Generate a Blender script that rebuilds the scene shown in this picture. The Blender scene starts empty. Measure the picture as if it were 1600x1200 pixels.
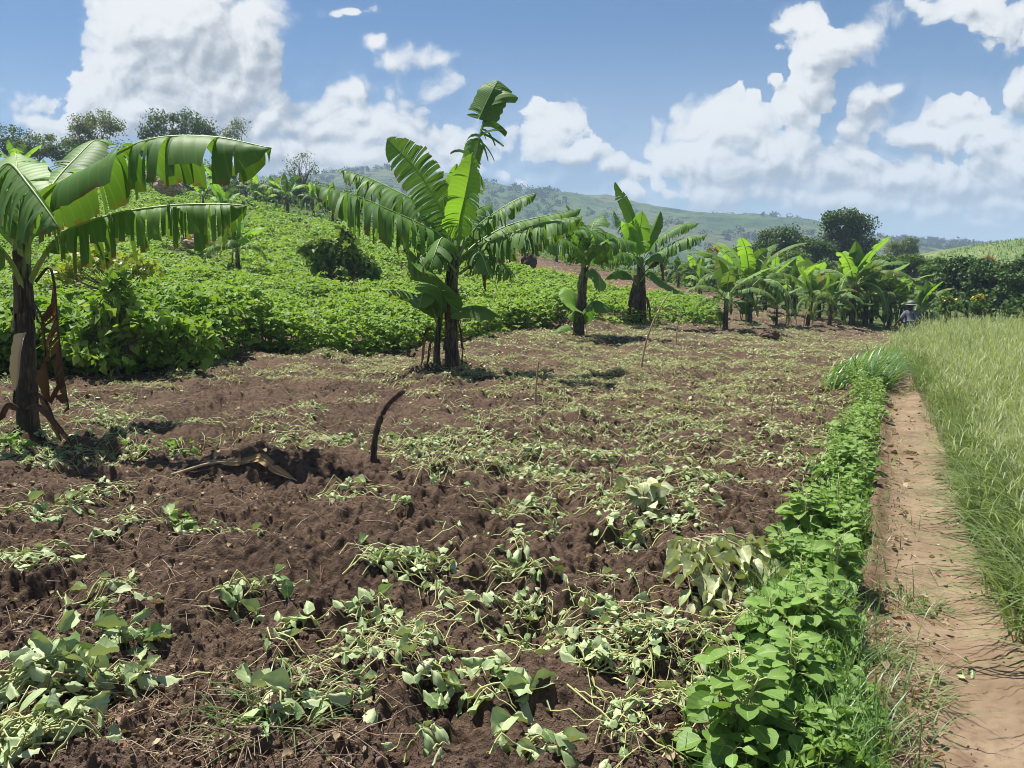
import bpy, math, time
import numpy as np
from mathutils import Vector
T0 = time.time()
PI = math.pi
R = math.radians
scn = bpy.context.scene
COL = scn.collection
rng = np.random.default_rng(7)

# ------------------------------------------------------------------ camera
F_PX, CAM_H = 1200.0, 1.6
PITCH = math.atan(150 / F_PX)
cam_d = bpy.data.cameras.new('camera')
cam = bpy.data.objects.new('camera', cam_d)
COL.objects.link(cam)
cam.location = (0, 0, CAM_H)
cam.rotation_euler = (PI / 2 - PITCH, 0, 0)
cam_d.sensor_width = 36
cam_d.lens = 27
cam_d.clip_start = 0.05
cam_d.clip_end = 20000
scn.camera = cam


def ray(px, py):
    a, b = (px - 800) / F_PX, -(py - 600) / F_PX
    sp, cp = math.sin(PITCH), math.cos(PITCH)
    return np.array([a, cp + b * sp, -sp + b * cp])


def P(px, py, Y):
    d = ray(px, py)
    return np.array([0, 0, CAM_H]) + d * (Y / d[1])


# ------------------------------------------------------------------ noise
def _hash(ix, iy, seed):
    h = (ix.astype(np.int64) * 374761393 + iy.astype(np.int64) * 668265263 + seed * 974711) & 0x7fffffff
    h = ((h ^ (h >> 13)) * 1274126177) & 0x7fffffff
    h = (h ^ (h >> 16)) & 0x7fffffff
    h = (h * 668265263) & 0x7fffffff
    return ((h >> 7) & 0xffff) / 65535.0


def vnoise(x, y, seed=0):
    ix, iy = np.floor(x), np.floor(y)
    fx, fy = x - ix, y - iy
    ux, uy = fx * fx * (3 - 2 * fx), fy * fy * (3 - 2 * fy)
    a, b = _hash(ix, iy, seed), _hash(ix + 1, iy, seed)
    c, d = _hash(ix, iy + 1, seed), _hash(ix + 1, iy + 1, seed)
    return a + (b - a) * ux + (c - a) * uy + (a - b - c + d) * ux * uy


def fbm(x, y, seed=0, octs=4, gain=.5):
    s, amp, tot, f = 0, 1, 0, 1
    for i in range(octs):
        s = s + amp * vnoise(x * f + i * 17.3, y * f - i * 9.1, seed + i)
        tot += amp
        amp *= gain
        f *= 2.03
    return s / tot


def worley(x, y, seed=0):
    ix, iy = np.floor(x), np.floor(y)
    best = np.full(np.shape(x), 9.0)
    for dx in (-1, 0, 1):
        for dy in (-1, 0, 1):
            cx, cy = ix + dx, iy + dy
            qx = cx + _hash(cx, cy, seed)
            qy = cy + _hash(cx, cy, seed + 57)
            best = np.minimum(best, (qx - x) ** 2 + (qy - y) ** 2)
    return np.sqrt(best)


def sstep(a, b, x):
    t = np.clip((x - a) / (b - a), 0, 1)
    return t * t * (3 - 2 * t)


# ------------------------------------------------------------------ terrain
T_Y = np.array([-3, 0, 6, 10, 14, 18, 24, 30, 40, 55, 75, 110, 160, 260, 500, 3000.])
T_U = np.array([-3, -.8, -.4, -.2, 0, .15, .27, .4, .52, .8, 3])
T_Z = np.array([
    [.05, .05, .10, .10, .20, .5, 1.3, 2.2, 4.2, 7.4, 12.0, 19, 20, 10, -5, -20],
    [.05, .05, .10, .10, .20, .5, 1.3, 2.2, 4.2, 7.4, 12.0, 19, 20, 10, -5, -20],
    [0, 0, .05, .08, .12, .4, 1.0, 1.7, 3.3, 6.0, 10.2, 15.6, 15, 5, -8, -20],
    [0, 0, .02, .05, .08, .25, .8, 1.4, 2.7, 4.9, 8.0, 11.5, 10, 2, -10, -20],
    [0, 0, 0, .03, .06, .15, .6, 1.15, 2.3, 3.9, 5.4, 6.6, 5, 0, -12, -20],
    [0, 0, 0, 0, .03, .05, .12, .35, 1.3, 2.3, 3.2, 3.6, 3, 0, -12, -20],
    [0, 0, 0, 0, 0, 0, 0, .08, .5, .9, 1.2, 1.4, 0, -3, -12, -20],
    [0, 0, 0, 0, 0, -.03, -.08, -.1, 0, .2, .4, .5, 0, -3, -12, -20],
    [0, 0, 0, -.05, -.13, -.30, -.60, -.78, -.85, -.7, -.5, -.3, -1, -4, -12, -20],
    [0, 0, .06, .06, .02, -.08, -.25, -.4, -.45, -.3, 0, .3, 0, -4, -12, -20],
    [0, 0, .06, .08, .06, 0, -.15, -.3, -.4, -.3, 0, .3, 0, -4, -12, -20]])


def _build_grid():
    nu, ns = 241, 320
    us = np.linspace(-1.2, 1.2, nu)
    ss = np.linspace(math.log(3), math.log(3006), ns)
    ys = np.exp(ss) - 6
    tmp = np.array([np.interp(ys, T_Y, row) for row in T_Z])
    g = np.array([np.interp(us, T_U, tmp[:, j]) for j in range(ns)])      # ns x nu
    for _ in range(3):
        for ax, k in ((0, 4), (1, 7)):
            p = np.concatenate([np.repeat(np.take(g, [0], ax), k, ax), g, np.repeat(np.take(g, [-1], ax), k, ax)], ax)
            c = np.cumsum(np.concatenate([np.zeros_like(np.take(p, [0], ax)), p], ax), ax)
            n = g.shape[ax]
            g = (np.take(c, np.arange(2 * k + 1, 2 * k + 1 + n), ax) - np.take(c, np.arange(n), ax)) / (2 * k + 1)
    return us, ss, g


G_US, G_SS, G_Z = _build_grid()


def base_z(x, y):
    x, y = np.asarray(x, float), np.asarray(y, float)
    u = x / np.maximum(y, 3.0)
    s = np.log(np.maximum(y + 6, 3.01))
    fi = np.clip((u - G_US[0]) / (G_US[1] - G_US[0]), 0, len(G_US) - 1.001)
    fj = np.clip((s - G_SS[0]) / (G_SS[1] - G_SS[0]), 0, len(G_SS) - 1.001)
    i, j = fi.astype(int), fj.astype(int)
    a, b = fi - i, fj - j
    return (G_Z[j, i] * (1 - a) * (1 - b) + G_Z[j, i + 1] * a * (1 - b) + G_Z[j + 1, i] * (1 - a) * b + G_Z[j + 1, i + 1] * a * b)


# path edges (world)
PATH_Y = np.array([-3, 1.5, 2.56, 3.84, 4.8, 7.7, 12.8, 20, 34.])
PATH_L = np.array([-.55, .9, 1.28, 1.80, 2.30, 3.72, 6.26, 10.0, 17.2])
PATH_R = np.array([.8, 1.75, 2.10, 2.62, 2.98, 4.46, 6.82, 10.4, 17.6])


def path_lr(y):
    return np.interp(y, PATH_Y, PATH_L), np.interp(y, PATH_Y, PATH_R)


def path_t(x, y):                    # -1..1 across the path
    l, r = path_lr(y)
    return (x - (l + r) / 2) / ((r - l) / 2)


def front_y_tab():
    pts = [(-300, 600), (0, 598), (80, 592), (200, 583), (330, 575), (385, 552), (560, 552), (650, 545), (720, 535), (800, 516), (860, 510), (960, 506), (1110, 506)]
    us, ys = [], []
    for px, py in pts:
        d = ray(px, py)
        Y = 5.0
        for _ in range(4000):
            if CAM_H + d[2] / d[1] * Y <= base_z(d[0] / d[1] * Y, Y):
                break
            Y += .02
        us.append(d[0] / d[1])
        ys.append(Y)
    return np.array(us), np.array(ys)


FB_U, FB_Y = front_y_tab()
BB_U = np.array([-3, -.8, -.4, -.25, -.1, 0, .1, .18, .24, .265])
BB_Y = np.array([80, 78, 74, 66, 52, 41, 37, 38, 40, 38.])


def bean_d(x, y):
    """>0 inside the bean field (metres from its front or back edge)."""
    u = x / np.maximum(y, 1.)
    f = np.interp(u, FB_U, FB_Y) + (fbm(x * .6, y * .6, 5, 2) - .5) * 1.2
    b = np.interp(u, BB_U, BB_Y)
    d = np.minimum(y - f, b - y)
    return np.where(u > .262, np.minimum(d, -(u - .262) * y), d)


MOUNDS = []          # (x, y, radius, height) heaps of hoed earth


def soil_amt(x, y):
    """1 on dug soil, 0 on path / grass / crop."""
    l, r = path_lr(y)
    m = sstep(.05, -.25, x - l)
    m = m * sstep(1.5, 0, bean_d(x, y))
    return m * sstep(75, 50, y)


def ht(x, y, fine=True):
    x, y = np.asarray(x, float), np.asarray(y, float)
    z = base_z(x, y)
    so = soil_amt(x, y)
    big = (fbm(x * .9 + 3, y * 1.1, 11, 3) - .5) * .26
    rid = (1 - np.abs(2 * fbm(x * 2.1 + y * .5, y * 2.6, 21, 3) - 1)) ** 2
    med = (rid - .55) * .10 + (.55 - np.abs(2 * fbm(x * 4.2, y * 4.6, 49, 4, .6) - 1) * 2.2) * .055 * (.3 + 1.2 * fbm(x * .8, y * .8, 53, 2))
    hol = -sstep(.66, .8, fbm(x * 1.3 + 9, y * 1.5 - 4, 31, 2)) * .09
    z = z + so * (big + med + hol)
    for mx, my, mr, mh in MOUNDS:
        q = ((x - mx) ** 2 + (y - my) ** 2) / mr ** 2
        z = z + mh * np.exp(-q * 1.6)
    if fine:
        k = so * np.clip(1.25 - y / 30, .15, 1)
        wx, wy = x + .16 * fbm(x * 5, y * 5, 3, 3), y + .16 * fbm(x * 5 + 7, y * 5, 4, 3)
        w1 = worley(wx * 8.3, wy * 8.9, 41)
        w2 = worley(x * 26, y * 26, 43)
        lump = fbm(x * 3.3, y * 3.3, 45, 2)
        z = z + k * ((.5 - w1) * .10 * np.clip(2.2 * lump - .65, 0, 1.2) + (.5 - worley(wx * 17, wy * 16, 42)) * .050 * np.clip(2.4 * fbm(x * 2.2, y * 2.2, 46, 3) - .7, .1, 1.2) + (fbm(x * 11, y * 11, 48, 4, .65) - .5) * .05 + (.5 - w2) * .022 + (fbm(x * 45, y * 45, 47, 2) - .5) * .012)
    pt = np.abs(path_t(x, y))
    z = z - .055 * sstep(1.18, .85, pt + (fbm(x * 3, y * 3, 51, 3) - .5) * .5) * (y < 34)
    out = x - path_lr(y)[1]
    z = z + np.where((out > 0) & (y < 40), (fbm(x * 2, y * 2, 61, 3) - .3) * .1 * sstep(0, .4, out), 0)
    far = sstep(40, 90, y)
    return z + far * (fbm(x * .12, y * .12, 71, 4) - .5) * 1.2


def htf(x, y):
    return float(ht(np.array([x]), np.array([y]), False)[0])


def G(px, py, fine=False):
    """the point of the ground seen at a pixel of the photograph"""
    d = ray(px, py)
    Ys = np.concatenate([np.arange(1.5, 12, .02), np.arange(12, 60, .06), np.arange(60, 400, .4)])
    zz = CAM_H + d[2] / d[1] * Ys
    g = ht(d[0] / d[1] * Ys, Ys, fine)
    k = np.argmax(zz <= g) if np.any(zz <= g) else len(Ys) - 1
    return np.array([d[0] / d[1] * Ys[k], Ys[k], g[k]])


# ------------------------------------------------------------------ mesh builder
class MB:
    def __init__(s):
        s.v, s.f4, s.f3, s.m4, s.m3, s.lv, s.n = [], [], [], [], [], [], 0

    def add(s, v, quads=None, tris=None, lv=None, mat=0):
        v = np.asarray(v, np.float32).reshape(-1, 3)
        if lv is None:
            lv = np.zeros((len(v), 3), np.float32)
        s.v.append(v)
        s.lv.append(np.asarray(lv, np.float32))
        if quads is not None and len(quads):
            q = np.asarray(quads, np.int64).reshape(-1, 4)
            s.f4.append(q + s.n)
            s.m4.append(np.full(len(q), mat, np.int32))
        if tris is not None and len(tris):
            q = np.asarray(tris, np.int64).reshape(-1, 3)
            s.f3.append(q + s.n)
            s.m3.append(np.full(len(q), mat, np.int32))
        s.n += len(v)

    def build(s, name, mats, parent=None, smooth=True, **props):
        me = bpy.data.meshes.new(name)
        v = np.concatenate(s.v)
        f4 = np.concatenate(s.f4) if s.f4 else np.zeros((0, 4), np.int64)
        f3 = np.concatenate(s.f3) if s.f3 else np.zeros((0, 3), np.int64)
        mi = np.concatenate(s.m4 + s.m3) if (s.m4 or s.m3) else np.zeros(0, np.int32)
        me.vertices.add(len(v))
        me.vertices.foreach_set('co', v.ravel())
        loops = np.concatenate([f4.ravel(), f3.ravel()]).astype(np.int32)
        me.loops.add(len(loops))
        me.loops.foreach_set('vertex_index', loops)
        nf = len(f4) + len(f3)
        me.polygons.add(nf)
        st = np.concatenate([np.arange(len(f4)) * 4, len(f4) * 4 + np.arange(len(f3)) * 3]).astype(np.int32)
        me.polygons.foreach_set('loop_start', st)
        me.polygons.foreach_set('loop_total', np.concatenate([np.full(len(f4), 4), np.full(len(f3), 3)]).astype(np.int32))
        me.polygons.foreach_set('material_index', mi)
        me.polygons.foreach_set('use_smooth', np.full(nf, smooth))
        at = me.attributes.new('lv', 'FLOAT_VECTOR', 'POINT')
        at.data.foreach_set('vector', np.concatenate(s.lv).ravel())
        me.update(calc_edges=True)
        for m in (mats if isinstance(mats, (list, tuple)) else [mats]):
            me.materials.append(m)
        o = bpy.data.objects.new(name, me)
        COL.objects.link(o)
        if parent is not None:
            o.parent = parent
        for k, val in props.items():
            o[k] = val
        return o


def empty(name, loc, label, cat, group=None):
    o = bpy.data.objects.new(name, None)
    o.empty_display_size = .2
    COL.objects.link(o)
    o.location = tuple(float(c) for c in loc)
    o['label'], o['category'] = label, cat
    if group:
        o['group'] = group
    return o


def nrm(a):
    return a / np.maximum(np.linalg.norm(a, axis=-1, keepdims=True), 1e-9)


def frames(fwd, nor):
    """rotation matrices whose columns are across, along, normal"""
    y = nrm(fwd)
    x = nrm(np.cross(y, nor))
    z = np.cross(x, y)
    return np.stack([x, y, z], -1)


def leaf_tmpl(rows, prof, cols, width, fold=.15, droop=.25, ripple=0., seed=0, curl=0.):
    """a leaf one unit long: verts, quads, (u,v)"""
    rg = np.random.default_rng(seed)
    cu = np.linspace(-1, 1, cols)
    V, UV = [], []
    for t, w in zip(rows, prof):
        for u in cu:
            x = u * w * width
            z = fold * abs(u) * w * width * 2 - droop * t * t - curl * (abs(u) ** 2) * w + ripple * (rg.random() - .5)
            V.append((x, t * (1 - droop * .25 * t), z))
            UV.append((u, t))
    Q = [(i * cols + j, i * cols + j + 1, (i + 1) * cols + j + 1, (i + 1) * cols + j) for i in range(len(rows) - 1) for j in range(cols - 1)]
    return np.array(V, np.float32), np.array(Q), np.array(UV, np.float32)


KITE = (np.array([(0, 0, 0), (.36, .42, .07), (0, 1, -.12), (-.36, .42, .07), (0, .45, -.02)], np.float32),
        np.array([(0, 1, 4), (1, 2, 4), (2, 3, 4), (3, 0, 4)]),
        np.array([(0, 0), (1, .4), (0, 1), (-1, .4), (0, .45)], np.float32))
OV7 = ([0, .1, .28, .5, .72, .9, 1], [.04, .3, .48, .5, .38, .16, .01])
OBOV = ([0, .1, .28, .5, .72, .9, 1], [.05, .24, .42, .5, .46, .25, .02])
OVATE = leaf_tmpl(*OV7, 5, .8, .22, .22, .03, 1)
ROUND = leaf_tmpl(*OBOV, 5, .78, .14, .22, .035, 8)
OVATE2 = leaf_tmpl(*OV7, 5, .72, .05, .4, .05, 2)
LIMP = leaf_tmpl(*OV7, 7, .75, -.35, .45, .20, 3)
LIMP2 = leaf_tmpl(*OV7, 7, .8, .55, -.22, .24, 4)
LIMP3 = leaf_tmpl(*OV7, 7, .6, -.7, .15, .20, 5)
LIMP4 = leaf_tmpl(*OV7, 7, .7, -.5, .75, .22, 9)
LANCE = leaf_tmpl([0, .15, .4, .7, 1], [.05, .4, .5, .32, .01], 3, .36, .3, .35, 0, 6)


def scatter(mb, tm, pos, rot, sc, rnd, mat=0, sx=None):
    tv, tf, uv = tm
    n = len(pos)
    if n == 0:
        return
    sc = np.broadcast_to(np.asarray(sc, float), (n,))
    tv = np.broadcast_to(tv, (n,) + tv.shape)
    if sx is not None:
        tv = tv * np.stack([sx, np.ones(n), np.ones(n)], -1)[:, None, :]
    V = np.einsum('nij,nkj->nki', rot, tv) * sc[:, None, None] + pos[:, None, :]
    k = tv.shape[1]
    Fc = (tf[None] + (np.arange(n) * k)[:, None, None]).reshape(-1, tf.shape[1])
    lv = np.concatenate([np.broadcast_to(uv, (n,) + uv.shape), np.broadcast_to(np.asarray(rnd)[:, None, None], (n, k, 1))], -1).reshape(-1, 3)
    if tf.shape[1] == 4:
        mb.add(V, quads=Fc, lv=lv, mat=mat)
    else:
        mb.add(V, tris=Fc, lv=lv, mat=mat)


def tubes(mb, paths, rad, sides=3, rnd=None, mat=0):
    """paths (n,k,3), rad (n,k): many thin tubes at once"""
    n, k, _ = paths.shape
    tan = nrm(np.gradient(paths, axis=1))
    ref = np.where(np.abs(tan[..., 2:3]) > .9, np.array([1., 0, 0]), np.array([0, 0, 1.]))
    a = nrm(np.cross(tan, ref))
    b = np.cross(tan, a)
    ang = np.arange(sides) * 2 * PI / sides
    V = paths[:, :, None, :] + rad[:, :, None, None] * (a[:, :, None, :] * np.cos(ang)[:, None] + b[:, :, None, :] * np.sin(ang)[:, None])
    idx = np.arange(n * k * sides).reshape(n, k, sides)
    q = np.stack([idx[:, :-1], np.roll(idx, -1, 2)[:, :-1], np.roll(idx, -1, 2)[:, 1:], idx[:, 1:]], -1).reshape(-1, 4)
    if rnd is None:
        rnd = np.zeros(n)
    lv = np.zeros((n, k, sides, 3), np.float32)
    lv[..., 0] = np.linspace(0, 1, sides)
    lv[..., 1] = np.linspace(0, 1, k)[None, :, None]
    lv[..., 2] = np.asarray(rnd)[:, None, None]
    mb.add(V, quads=q, lv=lv.reshape(-1, 3), mat=mat)
    if sides > 3 and n < 60:
        base = mb.n - n * k * sides
        for e in (0, k - 1):
            c = paths[:, e]
            ids = idx[:, e] + base
            for i in range(n):
                mb.add(c[i:i + 1], mat=mat)
                ci = mb.n - 1
                t = [(int(ids[i, j]) - ci, int(ids[i, (j + 1) % sides]) - ci, 0) for j in range(sides)]
                mb.f3.append(np.array(t) + ci)
                mb.m3.append(np.full(len(t), mat, np.int32))


def crom(pts, n):
    """Catmull-Rom through the points, n samples evenly spaced"""
    p = np.asarray(pts, float)
    p = np.vstack([2 * p[0] - p[1], p, 2 * p[-1] - p[-2]])
    out = []
    for i in range(1, len(p) - 2):
        t = np.linspace(0, 1, 24, endpoint=False)[:, None]
        a, b, c, d = p[i - 1], p[i], p[i + 1], p[i + 2]
        out.append(.5 * ((2 * b) + (c - a) * t + (2 * a - 5 * b + 4 * c - d) * t ** 2 + (3 * b - a - 3 * c + d) * t ** 3))
    out = np.vstack(out + [p[-2:-1]])
    s = np.concatenate([[0], np.cumsum(np.linalg.norm(np.diff(out, axis=0), axis=1))])
    q = np.linspace(0, s[-1], n)
    return np.stack([np.interp(q, s, out[:, k]) for k in range(3)], -1)


# ------------------------------------------------------------------ materials
def new_mat(name):
    m = bpy.data.materials.new(name)
    m.use_nodes = True
    nt = m.node_tree
    nt.nodes.clear()
    return m, nt


class NT:
    """little helper for node trees"""
    def __init__(s, nt):
        s.nt = nt

    def n(s, t, **kw):
        nd = s.nt.nodes.new(t)
        ins = kw.pop('ins', {})
        for k, v in kw.items():
            setattr(nd, k, v)
        for k, v in ins.items():
            s.set(nd.inputs[k], v)
        return nd

    def set(s, sock, v):
        if isinstance(v, bpy.types.NodeSocket):
            s.nt.links.new(v, sock)
        else:
            sock.default_value = v

    def math(s, op, a, b=0., c=None, clamp=False):
        nd = s.nt.nodes.new('ShaderNodeMath')
        nd.operation = op
        nd.use_clamp = clamp
        s.set(nd.inputs[0], a)
        s.set(nd.inputs[1], b)
        if c is not None:
            s.set(nd.inputs[2], c)
        return nd.outputs[0]

    def vm(s, op, a, b=None, c=None):
        nd = s.nt.nodes.new('ShaderNodeVectorMath')
        nd.operation = op
        s.set(nd.inputs[0], a)
        if b is not None:
            s.set(nd.inputs[1], b)
        if c is not None:
            s.set(nd.inputs[2], c)
        return nd.outputs['Value'] if op in ('LENGTH', 'DOT_PRODUCT', 'DISTANCE') else nd.outputs[0]

    def mix(s, f, a, b, blend='MIX'):
        nd = s.nt.nodes.new('ShaderNodeMix')
        nd.data_type = 'RGBA'
        nd.blend_type = blend
        s.set(nd.inputs[0], f)
        s.set(nd.inputs[6], a if isinstance(a, bpy.types.NodeSocket) else tuple(a) + (1,) * (4 - len(a)))
        s.set(nd.inputs[7], b if isinstance(b, bpy.types.NodeSocket) else tuple(b) + (1,) * (4 - len(b)))
        return nd.outputs[2]

    def noise(s, vec, scale, detail=4, rough=.55, dist=0.):
        nd = s.nt.nodes.new('ShaderNodeTexNoise')
        s.set(nd.inputs['Vector'], vec)
        nd.inputs['Scale'].default_value = scale
        nd.inputs['Detail'].default_value = detail
        nd.inputs['Roughness'].default_value = rough
        nd.inputs['Distortion'].default_value = dist
        return nd.outputs[0]

    def ramp(s, f, lo, hi, a=0., b=1.):
        nd = s.nt.nodes.new('ShaderNodeMapRange')
        nd.interpolation_type = 'SMOOTHSTEP'
        s.set(nd.inputs[0], f)
        for i, v in ((1, lo), (2, hi), (3, a), (4, b)):
            s.set(nd.inputs[i], v)
        return nd.outputs[0]

    def bump(s, h, strength, dist):
        nd = s.nt.nodes.new('ShaderNodeBump')
        nd.inputs['Strength'].default_value = strength
        nd.inputs['Distance'].default_value = dist
        s.set(nd.inputs['Height'], h)
        return nd.outputs[0]


def leaf_mat(name, c1, c2, tint=None, trans=.35, rough=.45, spec=.4, vein=0., vfreq=0., back=None, brown=0., patch=6., vbump=.35):
    """leaf: colour varies per leaf (lv.z), pale midrib and side veins from (lv.x, lv.y), light passes through"""
    m, nt = new_mat(name)
    k = NT(nt)
    at = k.n('ShaderNodeAttribute', attribute_name='lv')
    sp = k.n('ShaderNodeSeparateXYZ', ins={0: at.outputs['Vector']})
    u, v, r = sp.outputs
    geo = k.n('ShaderNodeNewGeometry')
    tc = geo.outputs['Position']
    col = k.mix(r, c1, c2)
    if tint is not None:
        col = k.mix(k.ramp(k.math('FRACT', k.math('MULTIPLY', r, 17.31)), .86, .95), col, tint)
    nz = k.noise(tc, patch, 3)
    col = k.mix(k.ramp(nz, .3, .7, 0., .35), col, k.mix(.5, col, c2))
    au = k.math('ABSOLUTE', u)
    hgt = None
    if vein > 0:
        mid = k.ramp(au, .0, .09, 1., 0.)
        col = k.mix(k.math('MULTIPLY', mid, vein), col, (c2[0] * 1.8 + .05, c2[1] * 1.5 + .05, c2[2] * 1.5 + .03))
    if vfreq > 0:
        w = k.math('SINE', k.math('MULTIPLY', k.math('SUBTRACT', v, k.math('MULTIPLY', au, .25 if vfreq < 100 else .04)), vfreq))
        hgt = w
        col = k.mix(k.ramp(w, .75, 1., 0., .10 if vfreq < 100 else .22), col, (c2[0] * 1.5 + .02, c2[1] * 1.4 + .02, c2[2] * 1.4 + .02))
    if brown > 0:
        e = k.math('ADD', au, k.math('MULTIPLY', k.noise(tc, 9, 3), .9))
        b1 = k.ramp(e, 1.52 - brown * .3, 1.66 - brown * .3)
        b2 = k.ramp(k.math('ADD', v, k.math('MULTIPLY', k.noise(tc, 5, 2), .3)), 1.2 - brown * .05, 1.27 - brown * .05)
        col = k.mix(k.math('MAXIMUM', b1, b2), col, (.20, .12, .045))
    if back is not None:
        col = k.mix(geo.outputs['Backfacing'], col, k.mix(.65, col, back))
    pb = k.n('ShaderNodeBsdfPrincipled', ins={'Base Color': col, 'Roughness': rough})
    pb.inputs['Specular IOR Level'].default_value = spec
    if hgt is not None:
        k.set(pb.inputs['Normal'], k.bump(hgt, .10 if vfreq < 100 else .35, .003))
    tr = k.n('ShaderNodeBsdfTranslucent')
    hs = k.n('ShaderNodeMix', data_type='RGBA', blend_type='MULTIPLY')
    hs.inputs[0].default_value = 1
    k.set(hs.inputs[6], col)
    hs.inputs[7].default_value = (1.55, 1.5, .55, 1)
    k.set(tr.inputs['Color'], hs.outputs[2])
    ms = k.n('ShaderNodeMixShader', ins={0: trans, 1: pb.outputs[0], 2: tr.outputs[0]})
    out = k.n('ShaderNodeOutputMaterial', ins={0: ms.outputs[0]})
    return m


def plain_mat(name, c1, c2, scale=8., rough=.8, bump=.3, bdist=.01, stretch=(1, 1, 1), lo=.35, hi=.65, c3=None):
    m, nt = new_mat(name)
    k = NT(nt)
    tc = k.n('ShaderNodeNewGeometry').outputs['Position']
    mp = k.n('ShaderNodeMapping', ins={0: tc})
    mp.inputs[3].default_value = stretch
    nz = k.noise(mp.outputs[0], scale, 5, .6)
    col = k.mix(k.ramp(nz, lo, hi), c1, c2)
    if c3 is not None:
        col = k.mix(k.ramp(k.noise(tc, scale * .37, 3), .55, .7), col, c3)
    pb = k.n('ShaderNodeBsdfPrincipled', ins={'Base Color': col, 'Roughness': rough})
    pb.inputs['Specular IOR Level'].default_value = .25
    k.set(pb.inputs['Normal'], k.bump(nz, bump, bdist))
    k.n('ShaderNodeOutputMaterial', ins={0: pb.outputs[0]})
    return m


def ground_mat():
    m, nt = new_mat('soil_and_turf')
    k = NT(nt)
    at = k.n('ShaderNodeAttribute', attribute_name='lv')
    sp = k.n('ShaderNodeSeparateXYZ', ins={0: at.outputs['Vector']})
    green, red, pale = sp.outputs
    tc = k.n('ShaderNodeNewGeometry').outputs['Position']
    n1 = k.noise(tc, 1.1, 4)
    n2 = k.noise(tc, 22, 5, .65)
    n3 = k.noise(tc, 120, 3, .7)
    soil = k.mix(k.ramp(n1, .32, .68), (.073, .049, .035), (.146, .099, .070))
    soil = k.mix(k.ramp(n2, .42, .68, 0, .75), soil, (.19, .125, .083))
    soil = k.mix(k.ramp(n2, .46, .30, 0, .8), soil, (.034, .021, .015))
    soil = k.mix(k.ramp(n3, .68, .78, 0, .5), soil, (.22, .17, .12))
    soil = k.mix(red, soil, k.mix(k.ramp(n2, .3, .7), (.16, .075, .045), (.24, .13, .085)))
    soil = k.mix(pale, soil, k.mix(k.ramp(n2, .3, .7), (.16, .125, .075), (.30, .25, .17)))
    n4 = k.noise(tc, .35, 4)
    turf = k.mix(k.ramp(n4, .3, .7), (.055, .105, .024), (.10, .15, .038))
    turf = k.mix(k.ramp(n2, .3, .6, .7, 0), turf, (.035, .06, .015))
    turf = k.mix(k.ramp(k.noise(tc, 1.7, 3), .62, .75, 0, .6), turf, (.17, .15, .07))
    col = k.mix(green, soil, turf)
    pb = k.n('ShaderNodeBsdfPrincipled', ins={'Base Color': col, 'Roughness': .95})
    pb.inputs['Specular IOR Level'].default_value = .12
    b = k.math('ADD', k.math('MULTIPLY', n2, 1.), k.math('MULTIPLY', n3, .45))
    k.set(pb.inputs['Normal'], k.bump(b, 1., .045))
    k.n('ShaderNodeOutputMaterial', ins={0: pb.outputs[0]})
    return m


def path_mat():
    m, nt = new_mat('trodden_earth')
    k = NT(nt)
    at = k.n('ShaderNodeAttribute', attribute_name='lv')
    sp = k.n('ShaderNodeSeparateXYZ', ins={0: at.outputs['Vector']})
    t = sp.outputs[0]
    tc = k.n('ShaderNodeNewGeometry').outputs['Position']
    n1 = k.noise(tc, 2.2, 4)
    n2 = k.noise(tc, 30, 5, .65)
    n3 = k.noise(tc, 140, 3, .7)
    c = k.mix(k.ramp(n1, .3, .7), (.170, .119, .078), (.248, .183, .121))
    c = k.mix(k.ramp(n2, .46, .28, 0, .7), c, (.125, .075, .045))
    c = k.mix(k.ramp(k.noise(tc, 6, 4), .55, .7, 0, .5), c, (.15, .09, .055))
    c = k.mix(k.ramp(n3, .66, .76, 0, .6), c, (.10, .06, .04))
    edge = k.math('ADD', k.math('MULTIPLY', t, -1.), k.math('MULTIPLY', n1, .8))
    c = k.mix(k.ramp(edge, .72, 1.25, 0, .85), c, k.mix(n2, (.09, .055, .036), (.16, .10, .065)))
    pb = k.n('ShaderNodeBsdfPrincipled', ins={'Base Color': c, 'Roughness': .95})
    pb.inputs['Specular IOR Level'].default_value = .12
    k.set(pb.inputs['Normal'], k.bump(k.math('ADD', n2, k.math('MULTIPLY', n3, .4)), .45, .012))
    k.n('ShaderNodeOutputMaterial', ins={0: pb.outputs[0]})
    return m


def hill_mat(name, far):
    m, nt = new_mat(name)
    k = NT(nt)
    tc = k.n('ShaderNodeNewGeometry').outputs['Position']
    s = .012 if far else .12
    vo = k.n('ShaderNodeTexVoronoi', ins={'Vector': tc, 'Scale': s * 1.6})
    fld = k.n('ShaderNodeSeparateColor', ins={0: vo.outputs['Color']})
    n1 = k.noise(tc, s, 5, .6)
    n2 = k.noise(tc, s * 6, 4, .65)
    if far:
        c = k.mix(k.ramp(n1, .35, .65), (.040, .075, .026), (.085, .115, .045))
        c = k.mix(k.ramp(fld.outputs[0], .55, .9, 0, .6), c, (.125, .115, .060))
        c = k.mix(k.ramp(n2, .50, .60), c, (.025, .045, .018))
    else:
        c = k.mix(k.ramp(n1, .35, .65), (.090, .140, .045), (.155, .190, .070))
        c = k.mix(k.ramp(n2, .50, .72, 0, .8), c, (.26, .225, .115))
        c = k.mix(k.ramp(n2, .42, .25, 0, .7), c, (.05, .085, .022))
    pb = k.n('ShaderNodeBsdfPrincipled', ins={'Base Color': c, 'Roughness': 1.})
    pb.inputs['Specular IOR Level'].default_value = .05
    k.set(pb.inputs['Normal'], k.bump(n2, .8, 6. if far else .5))
    k.n('ShaderNodeOutputMaterial', ins={0: pb.outputs[0]})
    return m


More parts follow.
